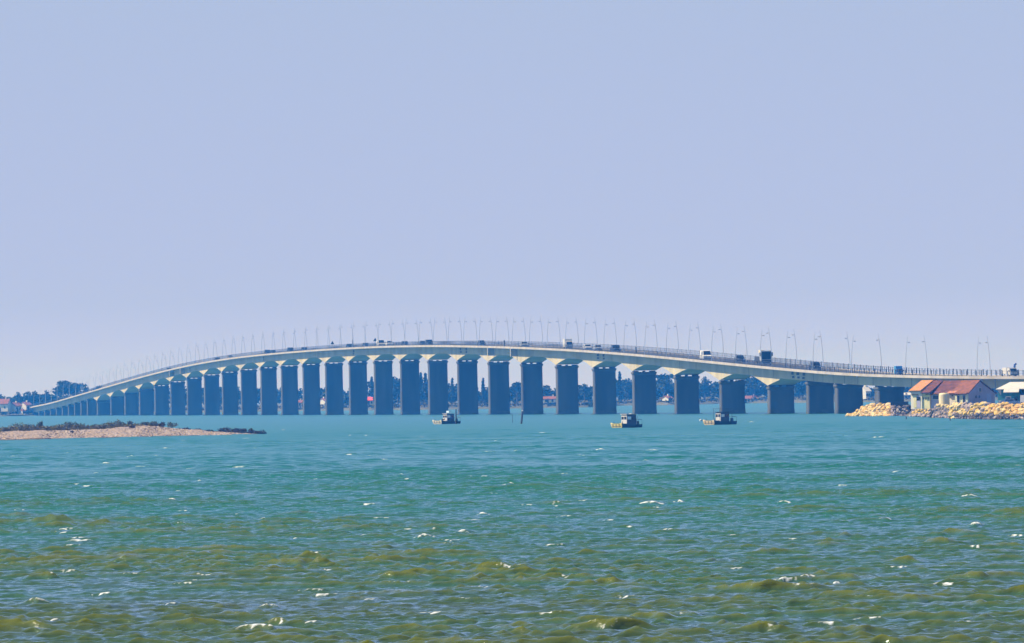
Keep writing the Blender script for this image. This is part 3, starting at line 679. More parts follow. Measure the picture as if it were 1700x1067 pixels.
# ------------------------------------------------------------------ shingle spit on the left
def spit():
    pxs = np.linspace(-160, 446, 230); prof = []
    V = []; nr = 26
    for i in range(nr):
        v = i / (nr - 1)
        for px in pxs:
            f0 = on_water(px, np.interp(px, [-160, 0, 440], [734.5, 730.8, 720.6]))
            e = min(1, max(0, (446 - px) / 90)) ** .8
            dep = 5 + 55 * e
            crest = (1.55 + .5 * math.exp(-((px - 240) / 55) ** 2) + .12 * math.sin(px / 23) + .08 * math.sin(px / 7)) * (min(1, (450 - px) / 220) ** .9 if px < 446 else 0)
            if px > 330: crest *= .85
            z = crest * (math.sin(min(v / .45, 1) * math.pi / 2) if v < .45 else math.cos((v - .45) / .55 * math.pi / 2) ** .8) - .18 + rnd.uniform(-.07, .07)
            V.append((f0.x + 0, f0.y + v * dep + .5 * math.sin(px / 9), z))
    tag(grid_mesh('shingle_spit', np.array(V), nr, len(pxs), M['shingle'], smooth=True), 'pale shingle bank running in from the left edge', kind='structure')
spit()
def spit_pt(px, v):
    f0 = on_water(px, np.interp(px, [-160, 0, 440], [734.5, 730.8, 720.6])); e = min(1, max(0, (446 - px) / 90)) ** .8
    crest = (1.55 + .5 * math.exp(-((px - 240) / 55) ** 2)) * (min(1, (450 - px) / 220) ** .9) * (.85 if px > 330 else 1)
    z = crest * (math.sin(min(v / .45, 1) * math.pi / 2) if v < .45 else math.cos((v - .45) / .55 * math.pi / 2) ** .8) - .18
    return Vector((f0.x, f0.y + v * (5 + 55 * e), z))
stones = MB(); import itertools
OCT = [(1, 0, 0), (0, 1, 0), (-1, 0, 0), (0, -1, 0), (0, 0, 1), (0, 0, -1)]; OF = [(0, 1, 4), (1, 2, 4), (2, 3, 4), (3, 0, 4), (1, 0, 5), (2, 1, 5), (3, 2, 5), (0, 3, 5)]
for _ in range(5200):
    px = rnd.uniform(-120, 395); v = rnd.uniform(.0, .48) ** 1.0; p = spit_pt(px, v); r_ = rnd.uniform(.05, .15) * (1.5 if rnd.random() < .06 else 1); a = rnd.uniform(0, 6.28)
    stones.add([(p.x + r_ * (x * math.cos(a) - y * math.sin(a)) * 1.5, p.y + r_ * (x * math.sin(a) + y * math.cos(a)), p.z + r_ * .8 * z + .01) for x, y, z in OCT], OF)
tag(stones.build('shingle_stones', mat('pebbles', (.10, .07, .06), .9, (.58, .48, .39), 1.7, contrast=(.40, .60))), 'loose pale and brown stones strewn over the shingle bank', 'stones', kind='stuff')
veg = MB()
for px in np.arange(-150, 250, .9):
    for _ in range(2):
        v = rnd.uniform(.47, .62); p = spit_pt(px + rnd.uniform(-3, 3), v); h = (1.35 if px < 190 else .8) * rnd.uniform(.65, 1.15) * (1 + .25 * math.sin(px / 13))
        leaf_cloud(veg, (p.x, p.y, p.z + h * .42), [.5, .6, h * .5], 16, .12)
for px in np.arange(-150, 190, 1.3):                       # drier front of the scrub
    p = spit_pt(px, .44); h = .75 * rnd.uniform(.7, 1.2); leaf_cloud(veg, (p.x, p.y, p.z + h * .4), [.4, .5, h * .5], 12, .11)
tag(veg.build('scrub_cover', M['scrub']), 'dark low scrub covering the top of the shingle bank', 'scrub', kind='stuff')
weed = MB()
for px in np.arange(284, 438, .7):
    p = spit_pt(px, .6); k = .22 + .12 * math.sin(px / 3.1) + (.22 if px > 350 else 0); leaf_cloud(weed, (p.x, p.y, max(p.z, 0) + k * .5), [.3, .4, k], 14, .09)
for px in np.arange(0, 330, 1.0):
    p = spit_pt(px, .03); k = 1.6 if 35 < px < 85 or 270 < px < 285 else .5
    leaf_cloud(weed, (p.x, p.y, .04 + .05 * k), [.3, .4, .07 * k], 7, .06)
tag(weed.build('tide_wrack', M['darkweed']), 'dark seaweed along the waterline of the shingle bank', 'seaweed', kind='stuff')
def bush(px, v, w_, h, m, lab, nm='bush', n=260, grp='bushes on the shingle bank'):
    p = spit_pt(px, v); t = empty(nm, p)
    st = MB(); cr = MB()
    for k in range(5):
        a = k * 1.3; st.tube([(0, 0, -.1), (math.cos(a) * w_ * .3, math.sin(a) * w_ * .3, h * .6)], [.05, .02], 4)
    st.build('stem', M['bark'], t)
    for k in range(6):
        leaf_cloud(cr, (rnd.uniform(-.5, .5) * w_, rnd.uniform(-.4, .4) * w_, h * rnd.uniform(.35, .65)), [w_ * .35, w_ * .4, h * .36], n // 6, .11)
    cr.build('crown', m, t); tag(t, lab, 'bush', grp)
bush(275, .44, 1.6, 1.35, M['oliveb'], 'green bush standing highest on the shingle bank')
bush(262, .36, 1.35, 1.1, M['darkweed'], 'wide dark bush spreading down the shingle below the green bush')
bush(244, .46, .9, 1.0, M['oliveb'], 'olive bush left of the green one on the bank top')
bush(202, .50, .8, 1.3, M['scrub'], 'dark pointed bush at the right end of the scrub')
bush(211, .33, 1.0, .45, M['darkweed'], 'flat dark clump alone on the pale shingle')
bush(230, .48, 1.1, .8, M['oliveb'], 'yellowish bush between the pointed bush and the olive one')
bush(113, .25, .4, .35, M['darkweed'], 'little dark tuft halfway down the left shingle')
bush(48, .58, .8, 1.9, M['scrub'], 'taller dark bush poking from the scrub near the left edge')
bush(97, .58, 1.2, 1.6, M['oliveb'], 'olive patch of bush in the scrub left of centre')
for px, w_, h, lab in ((366, 1.5, 1.1, 'first and broadest dark clump on the tip of the bank'), (385, 1.0, 1.0, 'second dark clump out along the tip'), (398, 1.0, 1.0, 'third dark clump out along the tip'), (412, .8, 1.15, 'pointed dark clump near the end of the tip'), (425, .9, .6, 'low dark clump next to last on the tip'), (435, .9, .45, 'last tiny dark clump at the very end of the tip')):
    bush(px, .45, w_, h, M['darkweed'], lab)
for px in (350, 357, 375, 392, 405, 418, 430): 
    pass

# ------------------------------------------------------------------ rocks, quay and houses on the right
def ico(sub=2):
    import bmesh
    bm = bmesh.new(); bmesh.ops.create_icosphere(bm, subdivisions=sub, radius=1); v = [x.co.copy() for x in bm.verts]; f = [tuple(y.index for y in x.verts) for x in bm.faces]; bm.free(); return v, f
IV, IF = ico(2)
def rock_mesh(seed):
    r = random.Random(seed); cuts = [(Vector((r.gauss(0, 1), r.gauss(0, 1), r.gauss(0, 1))).normalized(), r.uniform(.55, .85)) for _ in range(11)]
    sx, sy, sz = r.uniform(.85, 1.3), r.uniform(.8, 1.2), r.uniform(.6, .9); vs = []
    for v in IV:
        q = v.copy()
        for n, d in cuts:
            k = q.dot(n)
            if k > d: q -= n * (k - d)
        q *= 1 + r.uniform(-.04, .04); vs.append((q.x * sx, q.y * sy, q.z * sz))
    me = bpy.data.meshes.new('rock'); me.from_pydata(vs, [], IF); me.update(); return me
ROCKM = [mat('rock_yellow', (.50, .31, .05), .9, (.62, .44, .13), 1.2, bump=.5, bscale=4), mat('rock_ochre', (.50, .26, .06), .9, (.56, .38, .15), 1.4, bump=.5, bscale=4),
         mat('rock_cream', (.54, .40, .16), .9, (.62, .50, .26), 1.2, bump=.5, bscale=4), mat('rock_pinkgrey', (.22, .18, .18), .9, (.38, .30, .26), 1.2, bump=.5, bscale=4), mat('rock_wet_and_shaded', (.05, .04, .045), .5, (.10, .08, .07), 1.5)]
RM = []
for k in range(20):
    me = rock_mesh(100 + k); me.materials.append(ROCKM[k // 4]); RM.append(me)
def rock(p, s, kind, lab, grp):
    o = bpy.data.objects.new('rock', RM[kind * 4 + rnd.randrange(4)]); col.objects.link(o); o.location = p; o.scale = (s, s, s * rnd.uniform(.8, 1.1)); o.rotation_euler = (rnd.uniform(-.5, .5), rnd.uniform(-.5, .5), rnd.uniform(0, 6.28))
    tag(o, lab, 'rock', grp)
# ground under houses: front edge line of the quay (px -> distance of the waterline)
WL = [(1506, 1790), (1530, 1750), (1560, 1660), (1600, 1585), (1640, 1535), (1700, 1510), (1900, 1480)]
def wl(px): return float(np.interp(px, [a for a, _ in WL], [b for _, b in WL]))
HG = 2.1
V = []; pxs = np.linspace(1504, 1960, 70)
rows = [(-1.5, -1.2), (0, .0), (3.5, 1.1), (7, 1.75), (10, HG), (60, HG), (300, HG + .2), (420, HG)]
for dy, z in rows:
    for px in pxs:
        k = min(1, (px - 1504) / 30); y = wl(px) + dy + (1 - k) * 6; p = at(px, 690, y); V.append((p.x, y, (z if z < 0 else z * (k ** .6)) + (rnd.uniform(-.06, .06) if 0 < dy < 30 else 0)))
tag(grid_mesh('quay_ground', np.array(V), len(rows), len(pxs), M['soil'], smooth=False), 'low made-up ground behind the rock armour', kind='structure')
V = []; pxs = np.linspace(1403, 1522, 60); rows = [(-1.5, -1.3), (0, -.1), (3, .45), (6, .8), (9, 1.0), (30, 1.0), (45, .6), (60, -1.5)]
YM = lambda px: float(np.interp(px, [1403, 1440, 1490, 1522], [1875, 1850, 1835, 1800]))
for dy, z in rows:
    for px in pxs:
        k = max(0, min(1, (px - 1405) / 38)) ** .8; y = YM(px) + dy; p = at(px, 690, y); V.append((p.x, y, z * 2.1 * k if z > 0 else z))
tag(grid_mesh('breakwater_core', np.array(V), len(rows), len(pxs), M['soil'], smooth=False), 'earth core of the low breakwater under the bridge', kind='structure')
cnt = 0
for px in np.arange(1407, 1486, 4.6):
    k = max(.05, min(1, (px - 1405) / 38)) ** .8
    for j in range(6):
        u = j / 5; pz = (.12 + 2.15 * u) * k if px > 1412 else .15
        if j * .36 > 2.1 * k + .2: continue
        y = YM(px) - 1.2 + 9 * u; p = at(px + rnd.uniform(-1.6, 1.6), 690, y + rnd.uniform(-.3, .3)); p.z = pz + rnd.uniform(-.05, .12)
        kd = rnd.choice((0, 2, 2, 2, 0, 1)) if px < 1476 else 3
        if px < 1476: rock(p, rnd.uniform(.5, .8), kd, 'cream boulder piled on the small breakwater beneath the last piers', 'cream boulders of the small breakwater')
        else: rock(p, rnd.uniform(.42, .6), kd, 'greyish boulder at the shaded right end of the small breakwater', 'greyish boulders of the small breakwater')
for px in np.arange(1487, 1512, 4.5):  # the dark rock colour stands in for the shade between the banks
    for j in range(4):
        p = at(px + rnd.uniform(-1, 1), 690, YM(px) - 2.2 + 8 * j / 4); p.z = .1 + .62 * j + rnd.uniform(-.1, .1); rock(p, rnd.uniform(.5, .75), 4, 'boulder coloured dark for the shade in the inlet between the two rock banks', 'dark boulders between the two rock banks')
for px in np.arange(1512, 1704, 4.9):
    for j in range(6):
        u = j / 5; y = wl(px) - 1.4 + 10 * u; q = px + rnd.uniform(-1.6, 1.6)
        k = max(0.08, min(1, (px - 1508) / 26)) ** .7
        if j * .4 > 2.4 * k + .1: continue
        p = at(q, 690, y + rnd.uniform(-.4, .4)); top = 2.45 if px > 1580 else 2.2
        p.z = (.08 + (top + .15 * math.sin(px / 6)) * u) * k + rnd.uniform(-.06, .16)
        if px < 1545:
            rock(p, rnd.uniform(.4, .6), 0 if u > .2 else 3, 'yellow boulder on the ramp of rocks left below the orange-roofed house', 'yellow boulders of the ramp')
        elif px < 1576 and j < 5:
            if rnd.random() < .75: rock(p, rnd.uniform(.35, .55), 3, 'grey boulder lying loosely before the yellow house wall', 'grey loose boulders before the house')
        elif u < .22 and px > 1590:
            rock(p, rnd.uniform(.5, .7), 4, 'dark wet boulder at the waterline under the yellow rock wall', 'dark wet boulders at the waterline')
        else:
            rock(p, rnd.uniform(.5, .85), rnd.choice((0, 0, 1, 2) if px > 1640 else (0, 0, 2, 2, 3)), 'yellow boulder heaped in the long sea wall before the houses', 'yellow boulders of the sea wall')

# houses: image-px rectangles turned into metres at their own distance
HY = 1690.0; YAW = R(-33)                                  # the fronts face left towards the sun, the gables right
SC = HY / FPX
def gpt(px, y=HY): p = at(px, 660, y); return Vector((p.x, y, HG))
cy_, sy_ = math.cos(YAW), math.sin(YAW)
def lx(dpx): return dpx * SC / cy_                          # length along the front that spans dpx pixels
def zpx(px, py, y=HY): return at(px, py, y).z - HG
def window(t, c, wd, h, axis='x', n=-1, frame=True, panem=None):
    """a window on a wall; axis x = on the front (faces -Y), axis y = on the right gable (faces +X)"""
    f = MB()
    if axis == 'x': f.box((c[0], c[1] - .03, c[2]), (wd + .22, .06, h + .22))
    else: f.box((c[0] + .03, c[1], c[2]), (.06, wd + .22, h + .22))
    fo = f.build('window', M['white'], t)
    g = MB()
    if axis == 'x': g.box((c[0], c[1] - .075, c[2]), (wd, .03, h))
    else: g.box((c[0] + .075, c[1], c[2]), (.03, wd, h))
    g.build('pane', panem or M['glass'], fo)
# main house: long block with its right gable
base = gpt(1608); mh = empty('house', base, YAW)
tag(mh, 'long lilac house with dark red tiled roof and a gable facing right', 'house', 'waterside houses on the right')
L = lx(66); D = 10.6; RD = 4.4; hw = zpx(1608, 651); hr = zpx(1628, 630.5, HY + 4)
b = MB(); b.extrude([(-L, 0, -.3), (-L, D, -.3), (-L, D, hw - .25), (-L, RD, hr - .22), (-L, 0, hw - .22)], (L, 0, 0)); b.build('wall', M['lilacwall'], mh)
b = MB(); b.extrude([(-L - .2, -.4, hw - .36), (-L - .2, RD, hr - .2), (-L - .2, RD, hr), (-L - .2, -.5, hw - .2)], (L * .60, 0, 0)); ro = b.build('roof', M['redroof'], mh)
b = MB(); b.extrude([(-L * .40 - .2, -.4, hw - .36), (-L * .40 - .2, RD, hr - .2), (-L * .40 - .2, RD, hr), (-L * .40 - .2, -.5, hw - .2)], (L * .40 + .4, 0, 0)); b.build('roof', M['rustroof'], mh)
b = MB(); b.extrude([(-L - .2, D + .4, hw - .36), (-L - .2, RD, hr - .2), (-L - .2, RD, hr), (-L - .2, D + .5, hw - .2)], (L + .4, 0, 0)); b.build('roof', M['redroof'], mh)
b = MB(); b.extrude([(-L - .38, -.5, hw - .3), (-L - .38, RD, hr - .1), (-L - .38, RD, hr + .14), (-L - .38, -.5, hw - .04)], (.17, 0, 0)); b.build('verge_board', M['creamwall'], ro)
b = MB(); b.box((-L * .75, 4.6, hr + .3), (.6, .6, .9)); 
window(mh, (0, RD + .2, hr - 2.0), .8, .75, 'y'); 
b = MB(); b.box((.02, 3.0, 1.9), (.05, .6, .5)); b.build('vent', M['black'], mh)
b = MB(); b.box((.02, 4.3, 1.9), (.05, .6, .5)); b.build('vent', M['black'], mh)
b = MB(); b.box((.02, 8.2, 1.25), (.05, 1.7, 2.5)); b.build('door', mat('pale_blue_door', (.36, .42, .60), .6), mh)
window(mh, (-L * .80, 0, 1.95), 1.3, .8, 'x')
# porch wing in front of the main house
pw = empty('porch_house', gpt(1608, HY - .1) + Vector((0, 0, 0)), YAW)
pw.location -= Vector((.07 * cy_, .07 * sy_, 0))
tag(pw, 'small pale wing with two windows before the lilac house', 'house', 'waterside houses on the right')
L2 = lx(31); hp = zpx(1600, 652)
b = MB(); b.extrude([(-L2, 0, -.3), (-L2, 3.2, -.3), (-L2, 3.2, hp + .9), (-L2, 0, hp - .1)], (L2 * .36, 0, 0)); b.build('wall', M['creamwall'], pw)
b = MB(); b.extrude([(-L2 * .64, -.35, -.3), (-L2 * .64, 3.2, -.3), (-L2 * .64, 3.2, hp + .9), (-L2 * .64, -.35, hp - .2)], (L2 * .64, 0, 0)); b.build('wall', M['greenwall'], pw)
b = MB(); b.extrude([(-L2 - .2, -.5, hp - .2), (-L2 - .2, 3.0, hp + 1.15), (-L2 - .2, 3.0, hp + 1.35), (-L2 - .2, -.6, hp)], (L2 * .42, 0, 0)); b.build('roof', mat('salmon_tiles', (.46, .20, .10), .8, (.34, .13, .07), 2), pw)
b = MB(); b.extrude([(-L2 * .62, -.8, hp - .32), (-L2 * .62, 3.0, hp + 1.15), (-L2 * .62, 3.0, hp + 1.33), (-L2 * .62, -.9, hp - .14)], (L2 * .62, 0, 0)); b.build('roof', M['rustroof'], pw)
for fx in (.47, .17): window(pw, (-L2 * fx, -.35, 1.55), .5, 1.35, 'x')
b = MB(); b.box((-L2 * .82, -.03, 2.2), (.4, .05, .16), .0); b.build('wall_lamp', M['black'], pw)
# orange-roofed house at the left end
oh = empty('house', gpt(1542.5, HY + 4.2), YAW)
tag(oh, 'small yellow house with a bright orange roof at the left end of the quay', 'house', 'waterside houses on the right')
L3 = lx(29.5); La = L3 * .40; ho = zpx(1520, 648); hro = zpx(1545, 632, HY + 3)
b = MB(); b.extrude([(-L3, 0, -.3), (-L3, 8.0, -.3), (-L3, 8.0, ho - .1), (-L3, 4.6, hro - .2), (-L3, 0, ho - .2)], (L3 - La, 0, 0)); wl1 = b.build('wall', M['creamwall'], oh)
b = MB(); b.extrude([(-La, .25, -.3), (-La, 8.0, -.3), (-La, 8.0, ho - .1), (-La, 4.6, hro - .35), (-La, .25, ho - .5)], (La, 0, 0)); b.build('wall', M['yellowwall'], oh)
b = MB(); b.extrude([(-L3 - .25, -.4, ho - .2), (-L3 - .25, 4.8, hro - .02), (-L3 - .25, 4.8, hro + .16), (-L3 - .25, -.5, ho - .02)], (L3 - La + .2, 0, 0)); b.build('roof', M['orangeroof'], oh)
b = MB(); b.extrude([(-La - .02, -.4, ho - .62), (-La - .02, 4.8, hro - .2), (-La - .02, 4.8, hro), (-La - .02, -.5, ho - .44)], (La + .5, 0, 0)); b.build('roof', M['redroof'], oh)
b = MB(); b.extrude([(-L3 - .25, 4.85, hro - .02), (-L3 - .25, 8.4, ho - .1), (-L3 - .25, 8.4, ho + .1), (-L3 - .25, 4.85, hro + .16)], (L3 + .4, 0, 0)); b.build('roof', M['redroof'], oh)
b = MB(); b.box((-L3 * .60, -.02, 1.15), (.95, .06, 2.5)); dr = b.build('door', mat('lilac_door', (.40, .38, .52), .6), oh)
b = MB(); b.box((-L3 * .58, -.07, 1.75), (.8, .05, .7)); b.build('pane', M['glass'], dr)
b = MB(); b.box((-L3 * .76, -.04, 1.2), (.62, .06, 2.5)); b.build('shutter', M['yellowwall'], oh)
b = MB(); b.box((-L3 * .78, -.15, 2.55), (1.5, .3, .12)); b.build('door_hood', M['black'], oh)
for k in range(4):
    b = MB(); b.box((-La * (.84 - .23 * k), .225, 1.75), (.14, .05, .5)); b.build('vent_slit', M['wood'], oh)
# cream tank in front of the main house wall
tk = MB(); n = 20; vs = []
for z, rr in ((0, 1.0), (.15, 1.06), (2.5, 1.06), (2.7, .98), (2.8, .5)):
    for j in range(n): vs.append((rr * math.cos(6.2832 * j / n), rr * math.sin(6.2832 * j / n), z))
tk.add(vs, [(i * n + j, i * n + (j + 1) % n, (i + 1) * n + (j + 1) % n, (i + 1) * n + j) for i in range(4) for j in range(n)] + [tuple(range(n))[::-1], tuple(range(4 * n, 5 * n))])
t = empty('storage_tank', gpt(1567.5, HY + .8)); o = tk.build('tank_shell', mat('cream_tank', (.80, .68, .42), .5, (.72, .60, .36), 1), t, smooth=False); b = MB(); b.tube([(.3, 0, 2.75), (.3, 0, 2.95)], .2, 10); b.build('lid', M['black'], t)
tag(t, 'cream upright storage tank before the lilac wall', 'tank')
# teal hut with a white roof on the right
th = empty('hut', gpt(1692, HY - 40), R(-14)); HT = HY - 40; k = HT / FPX
tag(th, 'teal boarded hut with a broad white roof at the right edge', 'hut', 'waterside houses on the right')
W4 = 36 * k; h4 = at(1672, 645, HT).z - HG; r4 = at(1680, 634, HT + 3).z - HG
b = MB(); b.box((-W4 / 2, 3.5, h4 / 2 - .1), (W4, 7.0, h4 + .2)); b.build('wall', M['tealwall'], th)
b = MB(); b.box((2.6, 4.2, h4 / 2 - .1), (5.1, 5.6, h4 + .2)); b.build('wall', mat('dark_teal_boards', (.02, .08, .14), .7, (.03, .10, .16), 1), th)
b = MB()                                                     # hipped sheet roof
zr = r4; e = h4 - .05
A0, A1, A2, A3 = (-W4 - .35, -.3, e), (5.6, -.3, e), (5.6, 7.4, e), (-W4 - .35, 7.4, e); B0, B1 = (-W4 + 1.8, 3.5, zr), (5.6, 3.5, zr)
b.add([A0, A1, A2, A3, B0, B1, (A0[0], A0[1], e - .12), (A1[0], A1[1], e - .12), (A2[0], A2[1], e - .12), (A3[0], A3[1], e - .12)], [(0, 1, 5, 4), (1, 2, 5), (2, 3, 4, 5), (3, 0, 4), (0, 6, 7, 1), (1, 7, 8, 2), (2, 8, 9, 3), (3, 9, 6, 0), (6, 9, 8, 7)])
b.build('roof', M['whiteroof'], th)
b = MB(); b.extrude([(-W4 + 1.35, -.34, e + .1), (-W4 + 1.35, -1.25, e - .75), (-W4 + 1.35, -1.25, e - .63), (-W4 + 1.35, -.34, e + .22)], (3.05, 0, -.0)); b.build('canopy', M['whiteroof'], th)
b = MB(); b.extrude([(-W4 - .1, -.06, e - .15), (-W4 + .75, -.06, e - .15), (-W4 + .65, -.06, e - 1.25)], (0, .04, 0)); b.build('gable_board', M['white'], th)
window(th, (-W4 + 2.1, 0, 1.55), .85, .45, 'x'); 
b = MB(); b.box((-W4 + 3.7, -.02, 1.5), (.6, .05, .7)); b.build('shutter', M['black'], th)
# parked car before the hut
pc = make_car((.07, .12, .26), 'car'); pc.location = gpt(1679, HT - 5) + Vector((0, 0, .02)); pc.rotation_euler = (0, 0, R(68)); tag(pc, 'dark blue hatchback parked before the teal hut', 'car')
b = MB(); b.box((0, 0, .5), (.42, .35, 1.0)); t = empty('service_post', gpt(1660, HT - 4)); b.build('cabinet', M['white'], t); b = MB(); b.box((0, 0, 1.07), (.55, .45, .12), 0, .8); b.build('lid', M['white'], t); tag(t, 'small white service box left of the parked blue car', 'box')
wc = make_car(WH, 'van'); wc.location = gpt(1706, HT - 5); wc.rotation_euler = (0, 0, R(75)); wc.scale = (.6, .6, .6); tag(wc, 'white vehicle cut by the right edge beside the teal hut', 'car')
wc.scale = (1, 1, 1); wc.location.x += 1.2
# dark trailer with a hull on it between breakwater and orange-roofed house
tr = empty('boat_trailer', gpt(1493, 1815), 0); tr.location.z = 2.0
b = MB(); b.extrude([(-1.9, -.7, .45), (1.9, -.7, .45), (1.9, -.7, 1.15), (-1.9, -.7, 1.05)], (0, 1.4, 0)); b.build('hull', M['black'], tr)
b = MB(); b.box((0, 0, .38), (3.9, .9, .1)); b.build('trailer_frame', M['rail'], tr)
for sg in (-.7, .7):
    b = MB(); b.tube([(.4, sg - .08, .3), (.4, sg + .08, .3)], .3, 12); b.build('wheel', M['rubber'], tr)
tag(tr, 'low dark hull on a trailer left of the orange-roofed house', 'trailer')

# ------------------------------------------------------------------ oyster boats
def make_boat(kind, L=6.4, W=2.6):
    """bow towards -Y, flat working boat with square bow ramp"""
    t = empty('work_boat')
    prof = [(-L / 2, .78), (-L / 2 + .5, -.35), (L / 2 - .1, -.35), (L / 2, .62), (-L * .1, .55)]
    b = MB(); hw = W / 2; n = 7
    st = [(-L / 2 - .12, .86, .90), (-L / 2 + .12, .80, .93), (-L / 2 + 1.0, .66, 1.0), (0, .60, 1.0), (L / 2 - .9, .62, 1.0), (L / 2, .66, .97)]
    vs = []
    for i, (y, z, k) in enumerate(st):
        zb = -.35 if 0 < i else .12
        kb = .86 * k
        vs += [(-hw * k, y, z), (-hw * kb, y + (.25 if i == 0 else 0), zb), (hw * kb, y + (.25 if i == 0 else 0), zb), (hw * k, y, z), (hw * k - .09, y, z), (hw * k - .14, y, .30), (-hw * k + .14, y, .30), (-hw * k + .09, y, z)]
    m8 = 8; b.add(vs, [(i * m8 + j, (i + 1) * m8 + j, (i + 1) * m8 + (j + 1) % m8, i * m8 + (j + 1) % m8) for i in range(len(st) - 1) for j in range(m8)] + [(0, 1, 2, 3, 4, 5, 6, 7), tuple(range(m8 * 5, m8 * 6))[::-1]])
    b.build('hull', M['boatside'] , t)
    b = MB(); y0 = -L / 2 - .20; ws = W * .5
    b.extrude([(-ws * .80, y0 + .22, -.05), (ws * .80, y0 + .22, -.05), (ws * .93, y0 + .12, .25), (ws * .98, y0, .72), (ws * .96, y0, .88), (ws * .5, y0 - .05, .80), (-ws * .5, y0 - .05, .82), (-ws * .96, y0, .94), (-ws * .98, y0, .72), (-ws * .93, y0 + .12, .25)], (0, .07, 0)); b.build('bow_plate', M['bowpaint'][kind], t)
    b = MB()
    for e in (-.55, 0, .55): b.box((e * ws, y0 - .03, .38), (.07, .05, .62))
    b.build('bow_fender', M['wood'], t)
    cw, cl, chh = W * .46, 2.1, 1.95; cy = L * .10
    if kind == 1: cw, cl, chh = W * .50, 2.2, 2.05
    b = MB(); b.box((0, cy, .3 + chh / 2), (cw, cl, chh), 0, .93); b.build('wheelhouse', M['cabin'], t)
    cf = MB(); cf.box((0, cy - cl / 2 - .0, .3 + chh * .45), (cw * .98, .08, chh * .9)); cf.build('cabin_front', M['white'], t)
    b = MB(); b.box((0, cy, .3 + chh + .05), (cw + .25, cl + .3, .09)); b.build('cabin_roof', M['white'] if kind != 2 else M['rail'], t)
    for e in (-.27, .27):
        b = MB(); b.box((e * cw * .9, cy - cl / 2 - .055, .3 + chh * .70), (cw * .36, .04, .48)); b.build('window', M['glass'], t)
    for sg in (-1, 1):
        for e in (-.25, .25):
            b = MB(); b.box((sg * (cw / 2 - .02), cy + e * cl, .3 + chh * .70), (.04, cl * .36, .5)); b.build('window', M['lens'] if (sg > 0 and e < 0) else M['glass'], t)
    b = MB()                                                  # guard rails aft
    for sg in (-1, 1):
        b.tube([(sg * (hw - .1), cy + 1.0, .6), (sg * (hw - .1), cy + 1.05, 1.55), (sg * (hw - .1), L / 2 - .1, 1.45), (sg * (hw - .1), L / 2 - .05, .6)], .03, 5)
    b.tube([(-hw + .1, L / 2 - .08, 1.45), (hw - .1, L / 2 - .08, 1.45)], .03, 5); b.build('guard_rail', M['rail'], t)
    b = MB(); b.box((.15, L / 2 - .05, .75), (.45, .5, .9), 0, .8); b.box((.15, L / 2 + .18, .1), (.16, .16, 1.1)); b.build('outboard_motor', M['black'], t)
    b = MB()
    if kind == 0: b.tube([(-.7, -L * .33, .55), (-.2, -L * .22, .95), (.3, -L * .15, 1.1)], .14, 6)
    else: b.box((.3, -L * .22, .55), (.8, .7, .45)); b.box((-.4, -L * .15, .5), (.5, .5, .5))
    b.build('deck_gear', M['black'] if kind != 1 else M['wood'], t)
    if kind == 2:                                             # light canopy frame over the wheelhouse
        b = MB()
        for sx in (-1, 1):
            for yy in (cy - 1.4, cy + 1.5): b.tube([(sx * cw * .62, yy, .5), (sx * cw * .6, yy, 2.85)], .035, 5)
        b.box((0, cy, 2.9), (cw * 1.35, 3.1, .07)); b.build('canopy', M['rail'], t)
    if kind == 0:
        b = MB(); b.tube([(-.4, cy, 2.3), (-.4, cy, 3.0)], .03, 5); b.box((-.1, cy, 2.7), (.9, .5, .45)); b.build('rolled_awning', mat('pale_blue_cloth', (.45, .60, .75), .8), t)
    if kind == 1:
        b = MB(); b.box((.3, cy + .3, 2.42), (.7, .5, .2)); b.build('roof_locker', M['white'], t)
        b = MB(); b.tube([(.8, cy + .95, .4), (.86, cy + 1.25, 2.0)], .07, 5); b.build('white_pipe', M['white'], t)
    b = MB(); b.tube([(-hw + .35, -L / 2 + .3, .8), (-hw + .35, -L / 2 + .3, 1.15)], .05, 5); b.tube([(hw - .35, -L / 2 + .3, .8), (hw - .35, -L / 2 + .3, 1.15)], .05, 5); b.build('bollard', M['rail'], t)
    return t
M['boatside'] = mat('hull_grey', (.018, .02, .03), .45, (.03, .032, .045), 2)
M['bowpaint'] = [mat('bow_cream', (.80, .70, .55), .5, (.74, .62, .45), 2), mat('bow_yellow', (.85, .66, .25), .5, (.80, .60, .2), 2), mat('bow_sand', (.82, .62, .36), .5, (.74, .52, .3), 2)]
M['cabin'] = mat('cabin_paint', (.035, .045, .075), .4, (.025, .03, .05), 2)
for px, py, yaw, kind, L, W, lab in ((742, 703.6, -50, 0, 5.4, 3.2, 'left moored work boat, cream bow with pale rolled awning on its wheelhouse'),
                               (1041, 710.3, -50, 1, 4.6, 3.0, 'middle moored work boat with bright yellow bow and tall wheelhouse'),
                               (1196, 704.8, -50, 2, 5.4, 3.1, 'right moored work boat with sand bow and canopy frame over the wheelhouse')):
    p = on_water(px, py); t = make_boat(kind, L, W); t.location = (p.x, p.y, .0); t.rotation_euler = (R(-.6), 0, R(yaw)); tag(t, lab, 'boat', 'work boats moored before the bridge')
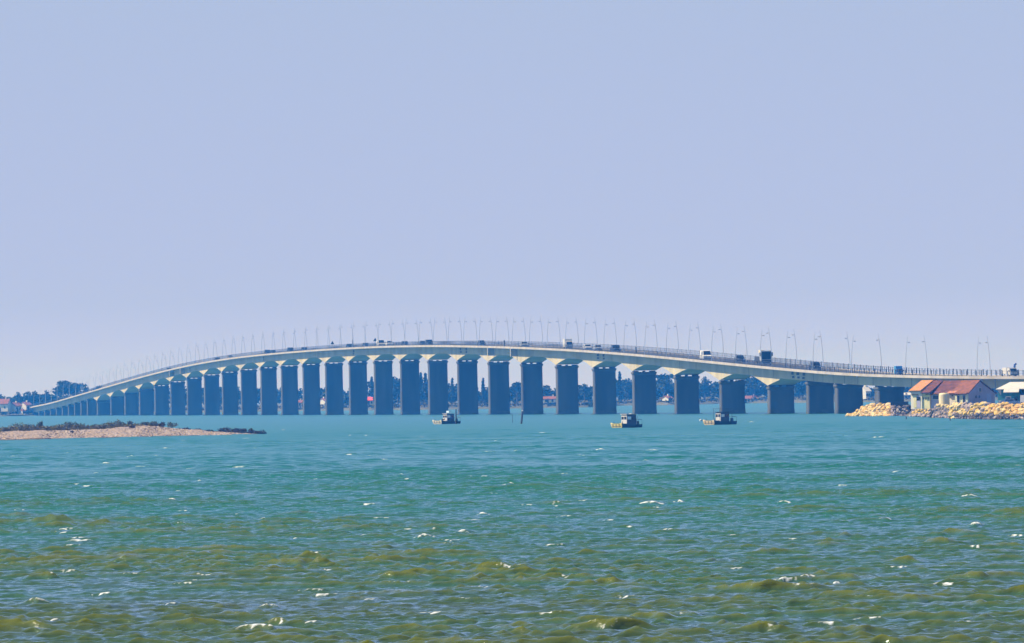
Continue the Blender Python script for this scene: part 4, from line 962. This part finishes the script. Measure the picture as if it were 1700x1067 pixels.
def stake(px, py0, py1, r, lab, lean=0.0, top=None, m='wood', nm='mooring_post'):
    p = on_water(px, py0); h = (py0 - py1) * p.y / FPX; dx = lean * p.y / FPX
    b = MB(); b.tube([(0, 0, -1.5), (0, 0, 0), (dx * .5, 0, h * .5), (dx, 0, h)], [r, r, r * .95, r * .9], 8)
    if top:
        t = empty(nm, p); b.build('shaft', M[m], t); c = MB(); c.tube([(dx, 0, h), (dx, 0, h + .28)], [r * .8, r * .7], 8); c.build('marker_cap', M['white'], t); tag(t, lab, 'post')
    else: tag(b.build(nm, M[m], loc=p), lab, 'post')
stake(865.5, 703.2, 682.5, .20, 'thick dark leaning mooring post with a white cap, right of the left boat', 2.4, True)
stake(757, 703.8, 679, .14, 'tall dark mooring post standing against the stern of the left boat', .5)
stake(851, 702, 688, .05, 'very thin stake just left of the capped mooring post', 0)
stake(1504.5, 696, 691, .10, 'short dark stake in the water below the shaded breakwater end', 0)
stake(1577.5, 698.5, 692, .10, 'short dark stake before the sea wall under the small pale wing', -.6)
by = MB(); vs = []; n = 12
for z, rr in ((-.2, .2), (0, .34), (.2, .36), (.38, .22), (.45, .05)):
    for j in range(n): vs.append((rr * math.cos(6.2832 * j / n), rr * math.sin(6.2832 * j / n), z))
by.add(vs, [(i * n + j, i * n + (j + 1) % n, (i + 1) * n + (j + 1) % n, (i + 1) * n + j) for i in range(4) for j in range(n)] + [tuple(range(n))[::-1], tuple(range(4 * n, 5 * n))])
tag(by.build('mooring_buoy', mat('buoy_grey', (.35, .45, .5), .5, (.25, .3, .35), 3), loc=on_water(1163.5, 699)), 'little grey buoy floating left of the right boat', 'buoy')

# ------------------------------------------------------------------ haze
hz = MB(); hz.box((0, 0, 22), (22600, 22600, 58))
hm = bpy.data.materials.new('haze'); hm.use_nodes = True; t = hm.node_tree; t.nodes.clear()
pv = t.nodes.new('ShaderNodeVolumePrincipled'); pv.inputs['Color'].default_value = (*HAZE['color'], 1); pv.inputs['Density'].default_value = HAZE['density']; pv.inputs['Absorption Color'].default_value = (1, 1, 1, 1); pv.inputs['Anisotropy'].default_value = HAZE['aniso']
ou = t.nodes.new('ShaderNodeOutputMaterial'); t.links.new(pv.outputs[0], ou.inputs['Volume'])
tag(hz.build('haze', hm), 'thin blue sea haze', 'haze', kind='stuff')
